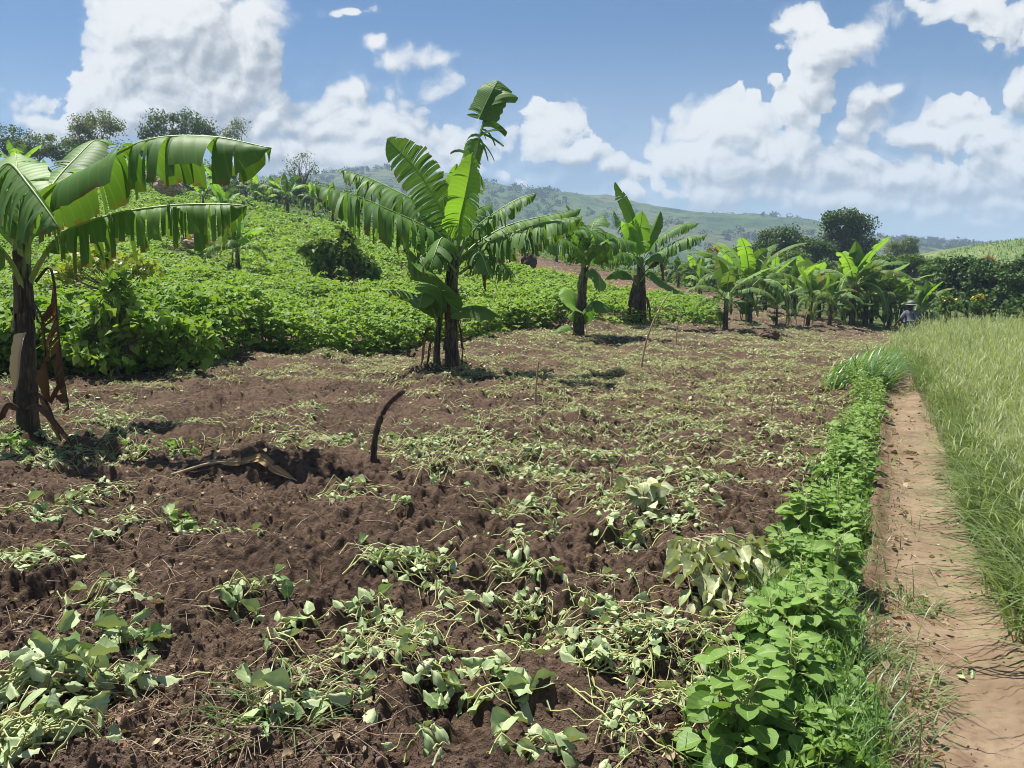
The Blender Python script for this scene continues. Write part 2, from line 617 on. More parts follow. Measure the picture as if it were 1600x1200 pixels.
def trunk_mat(name, dark, light, green):
    """banana stem: lv.y runs up it; old black and tan sheaths below, pale green above, lengthwise streaks"""
    m, nt = new_mat(name)
    k = NT(nt)
    at = k.n('ShaderNodeAttribute', attribute_name='lv')
    sp = k.n('ShaderNodeSeparateXYZ', ins={0: at.outputs['Vector']})
    tc = k.n('ShaderNodeNewGeometry').outputs['Position']
    mp = k.n('ShaderNodeMapping', ins={0: tc})
    mp.inputs[3].default_value = (1, 1, .12)
    n1 = k.noise(mp.outputs[0], 26, 5, .6, .6)
    n2 = k.noise(tc, 5, 4)
    c = k.mix(k.ramp(n1, .42, .66), dark, light)
    c = k.mix(k.ramp(n2, .5, .68, 0, .7), c, (dark[0] * .5, dark[1] * .5, dark[2] * .5))
    g = k.math('ADD', sp.outputs[1], k.math('MULTIPLY', k.math('SUBTRACT', n1, .5), 1.3))
    c = k.mix(k.ramp(g, .62, .95), c, green)
    pb = k.n('ShaderNodeBsdfPrincipled', ins={'Base Color': c, 'Roughness': .6})
    pb.inputs['Specular IOR Level'].default_value = .3
    k.set(pb.inputs['Normal'], k.bump(n1, .6, .02))
    k.n('ShaderNodeOutputMaterial', ins={0: pb.outputs[0]})
    return m


M = {}
M['ground'] = ground_mat()
M['path'] = path_mat()
M['far'] = hill_mat('far_hillside', True)
M['near'] = hill_mat('rough_pasture', False)
M['blade'] = leaf_mat('banana_blade', (.066, .155, .030), (.125, .245, .055), None, .36, .55, .22, .0, 150., None, .42, 3.)
M['blade_new'] = leaf_mat('banana_young_blade', (.14, .30, .045), (.20, .36, .06), None, .45, .5, .25, .0, 130., None, .2, 3.)
M['blade_far'] = leaf_mat('banana_blade_plain', (.060, .130, .030), (.135, .225, .065), (.24, .23, .09), .34, .55, .2, 0., 0., None, .3, 2.)
M['midrib'] = plain_mat('banana_midrib', (.20, .30, .07), (.30, .38, .12), 6, .45, .1, .003)
M['dead'] = leaf_mat('dry_banana_leaf', (.065, .030, .016), (.17, .085, .042), (.26, .15, .07), .2, .8, .15, 0., 90., None, 0., 8.)
M['straw_leaf'] = leaf_mat('pale_dry_sheath', (.36, .29, .21), (.54, .46, .36), None, .04, .7, .2, 0., 60., None, 0., 8.)
M['stem'] = trunk_mat('banana_stem', (.030, .022, .016), (.13, .095, .055), (.15, .19, .07))
M['bean'] = leaf_mat('bean_leaf', (.115, .225, .034), (.205, .325, .062), (.27, .36, .09), .36, .6, .22, .3, 0., None, 0., 3.)
M['beanstem'] = plain_mat('bean_stem', (.06, .12, .025), (.12, .18, .05), 5, .6)
M['weed'] = leaf_mat('weed_leaf', (.115, .215, .044), (.205, .320, .078), (.19, .33, .075), .32, .5, .28, .5, 42., (.16, .26, .11), 0., 5.)
M['wilt'] = leaf_mat('wilted_leaf', (.22, .315, .125), (.40, .465, .255), (.13, .23, .06), .14, .55, .4, .4, 30., (.34, .42, .27), 0., 6.)
M['wilt_pale'] = leaf_mat('pale_wilted_leaf', (.33, .38, .18), (.48, .51, .30), (.28, .35, .14), .12, .5, .4, .5, 26., (.40, .46, .25), 0., 6.)
M['wiltstem'] = leaf_mat('cut_vine', (.32, .35, .12), (.46, .47, .21), (.33, .22, .12), .1, .5, .4)
M['wilt_dry'] = leaf_mat('drying_leaf', (.27, .335, .14), (.46, .50, .27), (.36, .28, .16), .2, .6, .3, .3, 0., (.40, .42, .28), 0., 6.)
M['chaff'] = leaf_mat('dry_scraps', (.24, .175, .11), (.42, .33, .24), (.20, .10, .06), .1, .8, .2)
M['grass'] = leaf_mat('tall_grass_blade', (.115, .185, .058), (.215, .285, .115), (.29, .33, .17), .36, .45, .4)
M['grasshead'] = leaf_mat('grass_seed_heads', (.23, .29, .13), (.36, .41, .22), None, .3, .6, .3)
M['turf'] = leaf_mat('green_grass_blade', (.06, .14, .032), (.14, .25, .065), (.24, .27, .10), .34, .4, .5)
M['treeleaf'] = leaf_mat('dark_tree_leaf', (.036, .080, .022), (.085, .140, .040), (.12, .17, .05), .24, .6, .2)
M['mango'] = leaf_mat('glossy_dark_leaf', (.030, .070, .020), (.075, .135, .036), (.13, .19, .06), .22, .55, .25)
M['grove'] = leaf_mat('bright_shrub_leaf', (.060, .120, .024), (.12, .20, .045), (.16, .24, .06), .3, .6, .2)
M['olive'] = leaf_mat('thin_olive_leaf', (.085, .125, .040), (.165, .205, .080), (.20, .20, .10), .28, .65, .15)
M['yellowleaf'] = leaf_mat('yellow_green_leaf', (.19, .27, .045), (.30, .36, .07), (.36, .27, .07), .36, .42, .4, .4)
M['orangeflower'] = leaf_mat('orange_blossom', (.50, .11, .025), (.62, .22, .06), None, .2, .5, .3)
M['yellowflower'] = leaf_mat('yellow_blossom', (.60, .48, .04), (.70, .58, .09), None, .25, .5, .3)
M['woods'] = leaf_mat('far_woods', (.016, .036, .013), (.034, .060, .020), None, .1, 1., .0)
M['tan_leaf'] = leaf_mat('tan_dry_leaf', (.22, .125, .055), (.40, .26, .13), None, .2, .8, .15, 0., 70., None, 0., 14.)
M['bark'] = plain_mat('grey_bark', (.07, .055, .042), (.19, .16, .125), 9, .9, .6, .03, (1, 1, .3))
M['stick'] = plain_mat('dark_stick_bark', (.035, .024, .018), (.10, .07, .048), 22, .85, .7, .006, (1, 1, .3))
M['stake'] = plain_mat('weathered_stake', (.26, .19, .115), (.42, .33, .21), 18, .8, .3, .004, (1, 1, .2))
M['bushleaf'] = leaf_mat('coffee_leaf', (.075, .145, .030), (.16, .25, .065), (.22, .30, .08), .28, .55, .25, .3)
M['rock'] = plain_mat('brown_rock', (.17, .115, .085), (.40, .30, .22), 5, .95, .9, .05, (1, 1, 2), c3=(.10, .07, .05))
M['clod'] = plain_mat('dry_clods', (.075, .050, .037), (.15, .102, .074), 14, .97, .5, .01)
M['shirt'] = plain_mat('blue_grey_shirt', (.085, .09, .125), (.16, .165, .20), 9, .85, .4, .02)
M['trousers'] = plain_mat('dark_trousers', (.020, .020, .026), (.045, .045, .055), 9, .9)
M['hat'] = plain_mat('grey_hat_cloth', (.19, .20, .22), (.31, .32, .34), 14, .85)
M['band'] = plain_mat('dark_band', (.04, .04, .05), (.07, .07, .08), 14, .85)
M['skin'] = plain_mat('dark_skin', (.045, .026, .017), (.065, .038, .025), 14, .5, .05)
M['hair'] = plain_mat('black_hair', (.010, .009, .008), (.018, .016, .014), 60, .8, .6)
M['boot'] = plain_mat('rubber_boot', (.02, .02, .02), (.05, .045, .04), 9, .6)
M['mast'] = plain_mat('galvanised_mast', (.20, .20, .21), (.30, .30, .31), 3, .6)

# mounds of earth round the banana stems (world coordinates from the photograph)
for px, py, Y, r_, h_ in ((706, 590, 14.2, .9, .16), (905, 528, 24.5, 1.2, .40), (60, 690, 8.0, .8, .12), (1200, 520, 27, .9, .25)):
    p = P(px, py, Y)
    MOUNDS.append((p[0], Y, r_, h_))
# hoe holes and the heaps beside them
for px, py, r_, h_ in ((765, 600, .42, -.26), (690, 612, .40, .16), (385, 632, .26, -.20), (330, 650, .35, .10), (120, 725, .50, -.20), (60, 760, .4, .10), (1000, 600, .3, -.14), (860, 690, .35, .10),
                       (690, 1085, .16, -.10), (610, 1060, .22, .06), (840, 985, .14, -.07), (900, 960, .2, .06), (480, 965, .10, -.08), (330, 880, .4, .09), (250, 960, .25, -.05), (560, 905, .3, .06),
                       (1000, 1010, .3, .06), (430, 740, .5, .03), (700, 760, .5, .07), (1150, 640, .5, -.10), (1085, 700, .5, .08), (950, 560, .5, -.12), (640, 605, .35, .12), (960, 545, .45, -.18), (870, 545, .5, .14), (520, 690, .45, -.08), (1220, 740, .3, .06)):
    Y = 1.57 * 1200 / (py - 450)
    MOUNDS.append((P(px, py, Y)[0], Y, r_, h_))

# ------------------------------------------------------------------ ground sheet
def structure(o):
    o['kind'] = 'structure'
    return o


def build_ground():
    uin = np.linspace(-.86, .86, 1250)
    uout = np.concatenate([np.linspace(-3.2, -1, 30), np.linspace(1, 3.2, 30)])
    U = np.sort(np.concatenate([uin, uout]))
    y1 = 1 / np.linspace(1 / 2.0, 1 / 26., 900)
    y2 = np.geomspace(26.05, 130, 170)
    y3 = np.geomspace(134, 3000, 40)
    Y = np.concatenate([np.linspace(-2.6, 1.9, 24), y1, y2, y3])
    UU, YY = np.meshgrid(U, Y)
    XX = UU * (YY + 3) * np.where(np.abs(UU) > 5, 1, 1)
    x, y = XX.ravel(), YY.ravel()
    z = ht(x, y)
    b = bean_d(x, y)
    green = sstep(0, 2.5, b) * sstep(26, 44, y) * .75
    yb = np.interp(x / np.maximum(y, 1), BB_U, BB_Y)
    u = x / np.maximum(y, 1)
    beyond = (y > yb)
    green = np.where(beyond, np.maximum(sstep(60, 78, y + 25 * (fbm(x * .1, y * .1, 3) - .5)), sstep(.02, -.08, u) * sstep(0, 3, y - yb) * .9), green)
    pr = x - path_lr(y)[1]
    green = np.maximum(green, sstep(-.02, .3, pr + (fbm(x * 4, y * 4, 27, 2) - .5) * .3) * .75)
    red = np.where(beyond & (u > -.06) & (u < .19), sstep(0, 1.5, y - yb) * sstep(14, 7, y - yb) * sstep(.45, .6, fbm(x * .35, y * .35, 9) + .12), 0)
    pale = np.where((y > 16), sstep(.45, .62, fbm(x * 1.1, y * 1.3, 19)) * sstep(15, 27, y) * .25, 0) * (1 - green)
    pale = np.maximum(pale, .8 * sstep(.28, -.05, np.abs(x - path_lr(y)[0] + .02)) * (fbm(x * 5, y * 5, 23) > .5) * (y < 34) * .6)
    lv = np.stack([green, red, pale], -1)
    nr, nc = UU.shape
    i = np.arange(nr * nc).reshape(nr, nc)
    q = np.stack([i[:-1, :-1], i[:-1, 1:], i[1:, 1:], i[1:, :-1]], -1).reshape(-1, 4)
    mb = MB()
    mb.add(np.stack([x, y, z], -1), quads=q, lv=lv)
    structure(mb.build('ground', M['ground']))


build_ground()


def build_path():
    Y = np.concatenate([np.linspace(-2.4, 2, 40), 1 / np.linspace(1 / 2.02, 1 / 33., 700)])
    t = np.linspace(-1.25, 1.25, 110)
    TT, YY = np.meshgrid(t, Y)
    l, r = path_lr(YY)
    X = (l + r) / 2 + TT * (r - l) / 2
    x, y = X.ravel(), YY.ravel()
    z = base_z(x, y) - .012 - .10 * sstep(.85, 1.25, np.abs(TT.ravel())) + (1 - np.clip(-TT.ravel(), 0, 1)) * 0
    z += (fbm(x * 1.7, y * 1.7, 81, 3) - .5) * .05 + (fbm(x * 5, y * 5, 84, 3) - .5) * .035 + (fbm(x * 14, y * 14, 83, 3) - .5) * .022
    z += -.02 * np.exp(-(TT.ravel() / .5) ** 2) + (fbm(x * 40, y * 40, 85, 2) - .5) * .006
    z += sstep(-.55, -1.0, TT.ravel()) * (.035 + .06 * (fbm(x * 4, y * 4, 87, 3) - .4))
    nr, nc = TT.shape
    i = np.arange(nr * nc).reshape(nr, nc)
    q = np.stack([i[:-1, :-1], i[:-1, 1:], i[1:, 1:], i[1:, :-1]], -1).reshape(-1, 4)
    mb = MB()
    mb.add(np.stack([x, y, z], -1), quads=q, lv=np.stack([TT.ravel(), y, x], -1))
    structure(mb.build('dirt_path', M['path']))


build_path()


# far mountain ridge and the pasture hill
def ridge_hill(name, prof, Ycrest, Yfoot, zfoot, mat, nx, ny, amp, fs, seed, back):
    pxs = np.array([p[0] for p in prof], float)
    pys = np.array([p[1] for p in prof], float)
    px = np.linspace(pxs[0], pxs[-1], nx)
    py = np.interp(px, pxs, pys)
    k = np.ones(25) / 25
    py = np.convolve(np.pad(py, 12, mode='edge'), k, 'valid')
    a = (px - 800) / F_PX
    zc = CAM_H + Ycrest * (450 - py) / F_PX
    s = np.concatenate([np.linspace(0, 1, ny), 1 + np.linspace(.05, 1, 14)])
    SS, AA = np.meshgrid(s, a, indexing='ij')
    ZC = np.broadcast_to(zc, SS.shape)
    Y = np.where(SS <= 1, Yfoot + (Ycrest - Yfoot) * SS, Ycrest + back * (SS - 1))
    X = AA * Ycrest * 1.014 * (1 - .35 * (1 - np.minimum(SS, 1)) * .3)
    up = np.sin(np.minimum(SS, 1) * PI / 2) ** 1.15
    Z = np.where(SS <= 1, zfoot + (ZC - zfoot) * up, ZC - (ZC - zfoot) * sstep(1, 2, SS))
    Z = Z + amp * (fbm(X * fs, Y * fs, seed, 5) - .5) * np.minimum(1, SS * 3) * (1 - .55 * sstep(.6, 1, SS))
    nr, nc = SS.shape
    i = np.arange(nr * nc).reshape(nr, nc)
    q = np.stack([i[:-1, :-1], i[:-1, 1:], i[1:, 1:], i[1:, :-1]], -1).reshape(-1, 4)
    mb = MB()
    mb.add(np.stack([X, Y, Z], -1).reshape(-1, 3), quads=q)
    structure(mb.build(name, mat))
    return X, Y, Z


MX, MY, MZ = ridge_hill('mountain', [(300, 300), (450, 296), (560, 285), (600, 277), (650, 288), (700, 286), (760, 300), (830, 305), (900, 316), (960, 328), (1030, 342), (1100, 345), (1180, 356),
                                      (1260, 374), (1350, 382), (1440, 386), (1600, 400), (1800, 410)], 950, 420, -14, M['far'], 260, 90, 34, .008, 5, 500)
MX2, MY2, MZ2 = ridge_hill('mountain_range', [(900, 405), (1200, 392), (1330, 384), (1392, 377), (1440, 386), (1500, 388), (1620, 398), (1900, 410)], 2600, 1500, -16, M['far'], 120, 40, 40, .002, 15, 800)
HX, HY, HZ = ridge_hill('pasture_hill', [(1340, 425), (1400, 412), (1440, 400), (1480, 389), (1530, 380), (1580, 376), (1640, 372), (1760, 366), (2000, 360)], 150, 75, -2, M['near'], 160, 60, 1.2, .06, 25, 120)


# ------------------------------------------------------------------ banana plants
def blade(mb, pts, W, ntear=18, hang=1.5, fold=.1, pf=.14, seed=0, hv=.4, lv_=.12, r0=.028, sref=None, K=5, N=48, side_hang=(1, 1), curl=0., missing=0., fwd=.28, tip=.3, mats=(0, 1), full=.2):
    rg = np.random.default_rng(seed)
    c = crom(pts, N)
    seg = np.linalg.norm(np.diff(c, axis=0), axis=1).sum()
    rad = r0 * .82 * (1 - .85 * np.linspace(0, 1, N) ** .7) + .003
    tubes(mb, c[None], rad[None], 5, [rg.random()], mats[1])
    tan = nrm(np.gradient(c, axis=0))
    for sd in (-1, 1):
        cuts = np.sort(np.where(rg.random(ntear) < .5, rg.random(ntear), np.clip(rg.choice(rg.random(max(2, ntear // 6)), ntear) + .035 * rg.normal(size=ntear), 0, 1))) if ntear else np.zeros(0)
        cuts = np.concatenate([[0], cuts[(cuts > .05) & (cuts < .985)], [1]])
        cuts = cuts[np.concatenate([[True], np.diff(cuts) > .008])]
        ts, sid, edge, swd = [], [], [], []
        for i in range(len(cuts) - 1):
            a, b = cuts[i], cuts[i + 1]
            m = max(2, int(math.ceil((b - a) * 30)) + 1)
            ts.append(np.linspace(a, b, m))
            sid.append(np.full(m, i))
            edge.append(np.linspace(-1, 1, m))
            swd.append(np.full(m, (b - a) * seg * (1 - pf) * .5))
        ts, sid, edge, swd = np.concatenate(ts), np.concatenate(sid), np.concatenate(edge), np.concatenate(swd)
        pin_s = rg.uniform(.0, .22, len(cuts) - 1)
        ns = len(cuts) - 1
        h_s = (hang * side_hang[0 if sd < 0 else 1]) * np.maximum(.05, 1 + hv * rg.normal(size=ns))
        l_s = 1 - lv_ * rg.random(ns) * 1.5
        l_s = np.where(rg.random(ns) < missing, rg.uniform(.12, .4, ns), l_s)
        f_s = fold + hv * .25 * rg.normal(size=ns)
        tw = rg.normal(size=ns) * hv * .35
        rnd = rg.random(ns)
        T = pf + (1 - pf) * ts
        p = np.stack([np.interp(T, np.linspace(0, 1, N), c[:, q]) for q in range(3)], -1)
        tg = nrm(np.stack([np.interp(T, np.linspace(0, 1, N), tan[:, q]) for q in range(3)], -1))
        if sref is None:
            S = np.cross(tg, np.array([0, 0, 1.]))
        else:
            S = np.broadcast_to(np.asarray(sref, float), tg.shape)
        S = nrm(S - (S * tg).sum(-1, keepdims=True) * tg) * sd
        Nn = np.cross(S, tg) * (1 if sd > 0 else -1)
        Nn = np.where((Nn[:, 2:3] < 0) & (sref is None), -Nn, Nn)
        w = W * np.minimum(1, np.maximum(0, ts / full + .04) ** .75) * np.minimum(1, np.maximum(.0, (1 - ts) / tip) ** .6)
        w = np.maximum(w, .004) * l_s[sid] * (1 + .04 * np.sin(ts * 37 + sd))
        d = S * np.cos(f_s[sid])[:, None] + Nn * np.sin(f_s[sid])[:, None] + tg * (fwd + tw[sid])[:, None]
        d = nrm(d)
        rows = [p]
        q = p
        for j in range(K):
            d = nrm(d + np.array([0, 0, -1.]) * (h_s[sid] / K)[:, None] - Nn * curl / K)
            # strips narrow a little towards their ends so that tears open
            q = q + d * (w / K)[:, None] - tg * (edge * np.minimum(swd, .12) * pin_s[sid] * 2 * (j + 1) / K / K * (1 if ntear > 3 else 0))[:, None]
            q = q + Nn * (.010 * W * np.sin(ts * 90 + j * 1.3 + rnd[sid] * 6))[:, None]
            rows.append(q)
        V = np.stack(rows, 1)                     # m, K+1, 3
        m = len(ts)
        idx = np.arange(m * (K + 1)).reshape(m, K + 1)
        ok = sid[:-1] == sid[1:]
        Q = np.stack([idx[:-1, :-1], idx[1:, :-1], idx[1:, 1:], idx[:-1, 1:]], -1)[ok].reshape(-1, 4)
        if sd > 0:
            Q = Q[:, ::-1]
        lv = np.zeros((m, K + 1, 3), np.float32)
        lv[..., 0] = np.linspace(0, 1, K + 1) * sd
        lv[..., 1] = ts[:, None]
        lv[..., 2] = rnd[sid][:, None]
        mb.add(V, quads=Q, lv=lv.reshape(-1, 3), mat=mats[0])


def stem_mb(pts, r0, r1, seed, sides=14, n=26, bulge=.15, flaps=8):
    rg = np.random.default_rng(seed)
    c = crom(pts, n)
    t = np.linspace(0, 1, n)
    r = r0 + (r1 - r0) * t + r0 * bulge * np.exp(-t * 9)
    ang = np.arange(sides) * 2 * PI / sides
    x = c[:, 0:1] + np.cos(ang) * r[:, None] * (1 + .10 * np.sin(3 * ang + t[:, None] * 5 + seed) + .07 * rg.normal(size=(n, sides)))
    y = c[:, 1:2] + np.sin(ang) * r[:, None] * (1 + .07 * rg.normal(size=(n, sides)))
    z = np.repeat(c[:, 2:3], sides, 1)
    i = np.arange(n * sides).reshape(n, sides)
    q = np.stack([i[:-1], np.roll(i, -1, 1)[:-1], np.roll(i, -1, 1)[1:], i[1:]], -1).reshape(-1, 4)
    lv = np.zeros((n, sides, 3), np.float32)
    lv[..., 0] = ang / 6.28
    lv[..., 1] = t[:, None]
    lv[..., 2] = rg.random()
    mb = MB()
    mb.add(np.stack([x, y, z], -1), quads=q, lv=lv.reshape(-1, 3))
    # loose old sheaths lapping the stem
    for k in range(flaps):
        a = rg.random() * 6.28
        t0 = rg.uniform(.12, .8)
        ln = rg.uniform(.12, .3)
        tt = np.linspace(t0, min(1, t0 + ln), 6)
        cc = np.stack([np.interp(tt, t, c[:, j]) for j in range(3)], -1)
        rr = np.interp(tt, t, r) * (1.08 + .5 * rg.random() * np.linspace(0, 1, 6)[::-1] ** 2)
        wd = rg.uniform(.25, .55)
        V, L = [], []
        for j in range(6):
            for e in (-1, 0, 1):
                aa = a + e * wd * (.5 + .5 * j / 5)
                V.append((cc[j, 0] + math.cos(aa) * rr[j], cc[j, 1] + math.sin(aa) * rr[j], cc[j, 2]))
                L.append((0, t0 * .4, rg.random()))
        Q = [(j * 3 + e, j * 3 + e + 1, j * 3 + e + 4, j * 3 + e + 3) for j in range(5) for e in (0, 1)]
        mb.add(V, quads=Q, lv=L)
    return mb


def rel(root, pts):
    return np.asarray(pts, float) - np.array(root.location)


def px_pts(root, Y, lst):
    """list of (px, py, extra depth) -> points relative to the plant's base"""
    return rel(root, [P(a, b, Y + c) for a, b, c in lst])


def leaf_obj(root, pts, W, mat='blade', name='leaf', label=None, rib='midrib', **kw):
    mb = MB()
    blade(mb, pts, W, **kw)
    o = mb.build(name, [M[mat], M[rib]], root)
    if label:
        o['label'] = label
    return o


BG = 'banana plants in the dug field'
# --- the big plant at the field edge whose crown leaves the picture
gL = G(44, 676)
YL = gL[1]
bL = empty('banana_plant', (gL[0], YL, htf(gL[0], YL)), 'large banana plant cropped by the picture edge, a dead brown leaf hanging on its stem', 'banana plant', BG)
stem_mb(px_pts(bL, YL, [(44, 690, 0), (42, 600, 0), (38, 500, 0), (34, 400, 0), (33, 350, 0)]), .100, .075, 1, flaps=12).build('stem', M['stem'], bL)
leaf_obj(bL, px_pts(bL, YL, [(40, 420, 0), (50, 350, -.1), (78, 298, -.2), (150, 258, -.35), (232, 219, -.5), (330, 214, -.6), (424, 232, -.7)]), .52, ntear=30, hang=3.6, fold=.12, pf=.12, seed=23, hv=.38, lv_=.12, r0=.035, N=70, K=8, fwd=.05, tip=.16, side_hang=(1.0, 1.1))
leaf_obj(bL, px_pts(bL, YL, [(46, 440, 0), (72, 395, -.1), (105, 362, -.15), (180, 335, -.2), (262, 322, -.25), (340, 319, -.3), (386, 322, -.3)]), .50, ntear=80, hang=3.2, fold=-.1, pf=.16, seed=5, hv=.3, lv_=.3, r0=.034, N=70, K=7, fwd=.35, tip=.2, label='lower leaf shredded into narrow strips with a brown tip')
leaf_obj(bL, px_pts(bL, YL, [(40, 400, .1), (60, 330, .4), (85, 285, .8), (118, 248, 1.2), (150, 219, 1.6), (178, 226, 1.9)]), .27, ntear=16, hang=.9, fold=.2, pf=.3, seed=6, hv=.2, r0=.03)
leaf_obj(bL, px_pts(bL, YL, [(34, 400, -.05), (14, 320, -.2), (0, 275, -.4), (16, 256, -.75), (44, 288, -1.0), (78, 334, -1.2), (92, 356, -1.25)]), .55, ntear=34, hang=3.0, fold=-.35, pf=.32, seed=7, hv=.3, r0=.032, N=60, fwd=.2)
leaf_obj(bL, px_pts(bL, YL, [(33, 420, .05), (31, 350, .15), (30, 300, .3), (27, 265, .6), (24, 240, 1.0)]), .30, mat='blade_new', ntear=5, hang=.4, fold=.1, pf=.1, seed=8, hv=.1, sref=(1, .1, 0), label='upright young yellow-green leaf')
leaf_obj(bL, px_pts(bL, YL, [(36, 450, -.05), (14, 405, -.2), (-20, 375, -.4), (-90, 360, -.6), (-170, 380, -.8)]), .45, ntear=12, hang=2.2, fold=0, pf=.3, seed=9, r0=.034)
leaf_obj(bL, px_pts(bL, YL, [(32, 410, -.02), (18, 360, -.1), (-6, 318, -.2), (-60, 290, -.3), (-130, 300, -.4)]), .45, ntear=9, hang=2., fold=0, pf=.2, seed=10, r0=.03)
leaf_obj(bL, px_pts(bL, YL, [(56, 440, -.05), (76, 418, -.08), (84, 440, -.1), (90, 500, -.1), (97, 570, -.1), (108, 640, -.1)]), .34, mat='dead', rib='stick', name='dead_leaf', label='dead brown leaf hanging limp beside the stem', ntear=36, hang=2.2, fold=-.3, pf=.2, seed=13, hv=.9, lv_=.6, curl=1.2, r0=.016, tip=.3)
leaf_obj(bL, px_pts(bL, YL, [(50, 470, -.1), (66, 500, -.12), (72, 560, -.12), (78, 630, -.12)]), .11, mat='dead', rib='stick', name='dead_leaf', label='dead brown leaf hanging limp beside the stem', ntear=9, hang=3, fold=-.3, pf=.2, seed=14, hv=.6, lv_=.4, curl=1.2, r0=.012)
leaf_obj(bL, px_pts(bL, YL, [(40, 520, -.13), (34, 532, -.17), (29, 560, -.18), (27, 590, -.16), (24, 610, -.14)]), .08, mat='straw_leaf', rib='straw_leaf', name='peeling_sheath', label='pale peeling strip of old sheath', ntear=0, hang=.4, fold=-.4, pf=.0, seed=15, hv=.1, curl=.9, r0=.008, sref=(1, 0, 0), full=.05, tip=.4)
for k, q in enumerate(([(48, 610, -.05), (70, 625, -.1), (84, 655, -.15), (96, 690, -.2)], [(40, 640, -.1), (62, 634, -.25), (95, 668, -.4), (110, 692, -.45)], [(36, 645, -.1), (12, 630, -.2), (-6, 660, -.3)])):
    leaf_obj(bL, px_pts(bL, YL, q), .06, mat='dead', rib='stick', name='dead_leaf', label='old brown stalk fallen against the foot of the stem', ntear=2, hang=1, fold=-.5, pf=.1, seed=30 + k, curl=1., r0=.022)

# --- the tall plant in the middle
gC = G(706, 574)
YC = gC[1]
bC = empty('banana_plant', (gC[0], YC, htf(gC[0], YC)), 'tallest banana plant, standing mid field with one shredded leaf pointing straight up', 'banana plant', BG)
stem_mb(px_pts(bC, YC, [(706, 592, 0), (706, 540, 0), (706, 470, 0), (708, 420, 0), (714, 385, 0)]), .118, .10, 2, flaps=14).build('stem', M['stem'], bC)
C_ = dict(N=60)
leaf_obj(bC, px_pts(bC, YC, [(712, 410, -.05), (722, 345, -.1), (738, 265, -.15), (752, 205, -.15), (766, 160, -.1), (780, 138, 0)]), .50, ntear=30, hang=1.2, fold=.4, pf=.28, seed=41, hv=.9, lv_=.5, missing=.10, r0=.04, sref=(.9, -.35, .2), curl=1.1, full=.1, tip=.1, label='tall shredded leaf pointing straight up', **C_)
leaf_obj(bC, px_pts(bC, YC, [(748, 186, -.15), (760, 160, -.12), (770, 140, -.1), (778, 126, -.05)]), .34, ntear=3, hang=.5, fold=-.1, pf=.0, seed=42, hv=.3, r0=.014, sref=(.95, -.3, .1), full=.08, tip=.12, name='leaf', label='curled whole tip of the tall shredded leaf')
leaf_obj(bC, px_pts(bC, YC, [(704, 410, 0), (692, 372, -.1), (660, 352, -.25), (612, 330, -.4), (555, 306, -.5), (484, 285, -.6)]), .80, ntear=85, hang=2.5, fold=.0, pf=.10, seed=43, hv=.3, lv_=.2, r0=.036, K=6, fwd=.15, tip=.28, **C_)
leaf_obj(bC, px_pts(bC, YC, [(706, 400, .1), (694, 362, .2), (660, 322, .4), (610, 294, .6), (570, 276, .8), (530, 264, .9)]), .66, ntear=60, hang=2.3, fold=.05, pf=.12, seed=44, hv=.25, lv_=.15, r0=.034, K=6, fwd=.15, **C_)
leaf_obj(bC, px_pts(bC, YC, [(708, 400, .05), (698, 350, .1), (680, 310, .15), (648, 262, .2), (604, 217, .3)]), .42, ntear=44, hang=.6, fold=.15, pf=.14, seed=45, hv=.12, lv_=.1, r0=.03, sref=(.75, -.2, .6), **C_)
leaf_obj(bC, px_pts(bC, YC, [(714, 400, -.1), (718, 350, -.3), (726, 310, -.5), (734, 270, -.6), (738, 238, -.6)]), .36, mat='blade_new', ntear=18, hang=.7, fold=.5, pf=.15, seed=46, hv=.15, r0=.03, sref=(.95, -.2, 0), label='bright yellow-green young leaf half unrolled')
leaf_obj(bC, px_pts(bC, YC, [(710, 400, .1), (704, 340, .2), (706, 290, .3), (714, 255, .35)]), .26, mat='blade_new', ntear=6, hang=.9, fold=.4, pf=.25, seed=47, hv=.15, r0=.026, sref=(.8, .5, 0))
leaf_obj(bC, px_pts(bC, YC, [(716, 400, -.1), (742, 358, -.15), (780, 328, -.2), (812, 310, -.2), (838, 302, -.2)]), .42, ntear=60, hang=2.0, fold=.05, pf=.18, seed=48, hv=.3, r0=.03, fwd=.3)
leaf_obj(bC, px_pts(bC, YC, [(718, 405, 0), (748, 378, .2), (795, 352, .4), (850, 338, .5), (908, 326, .6)]), .50, ntear=64, hang=2.3, fold=.05, pf=.15, seed=49, hv=.3, r0=.03)
leaf_obj(bC, px_pts(bC, YC, [(718, 412, -.1), (752, 384, -.3), (800, 364, -.5), (850, 348, -.7), (910, 338, -.8)]), .56, ntear=64, hang=2.4, fold=.0, pf=.15, seed=50, hv=.3, r0=.032, fwd=.2)
leaf_obj(bC, px_pts(bC, YC, [(712, 405, -.1), (700, 380, -.4), (690, 372, -.8), (680, 395, -1.1), (672, 420, -1.2)]), .40, ntear=10, hang=2.2, fold=0, pf=.2, seed=51, r0=.028)
leaf_obj(bC, px_pts(bC, YC, [(716, 405, .1), (735, 370, .6), (760, 352, 1.2), (790, 370, 1.7)]), .42, ntear=14, hang=1.8, fold=0, pf=.2, seed=52, r0=.028)
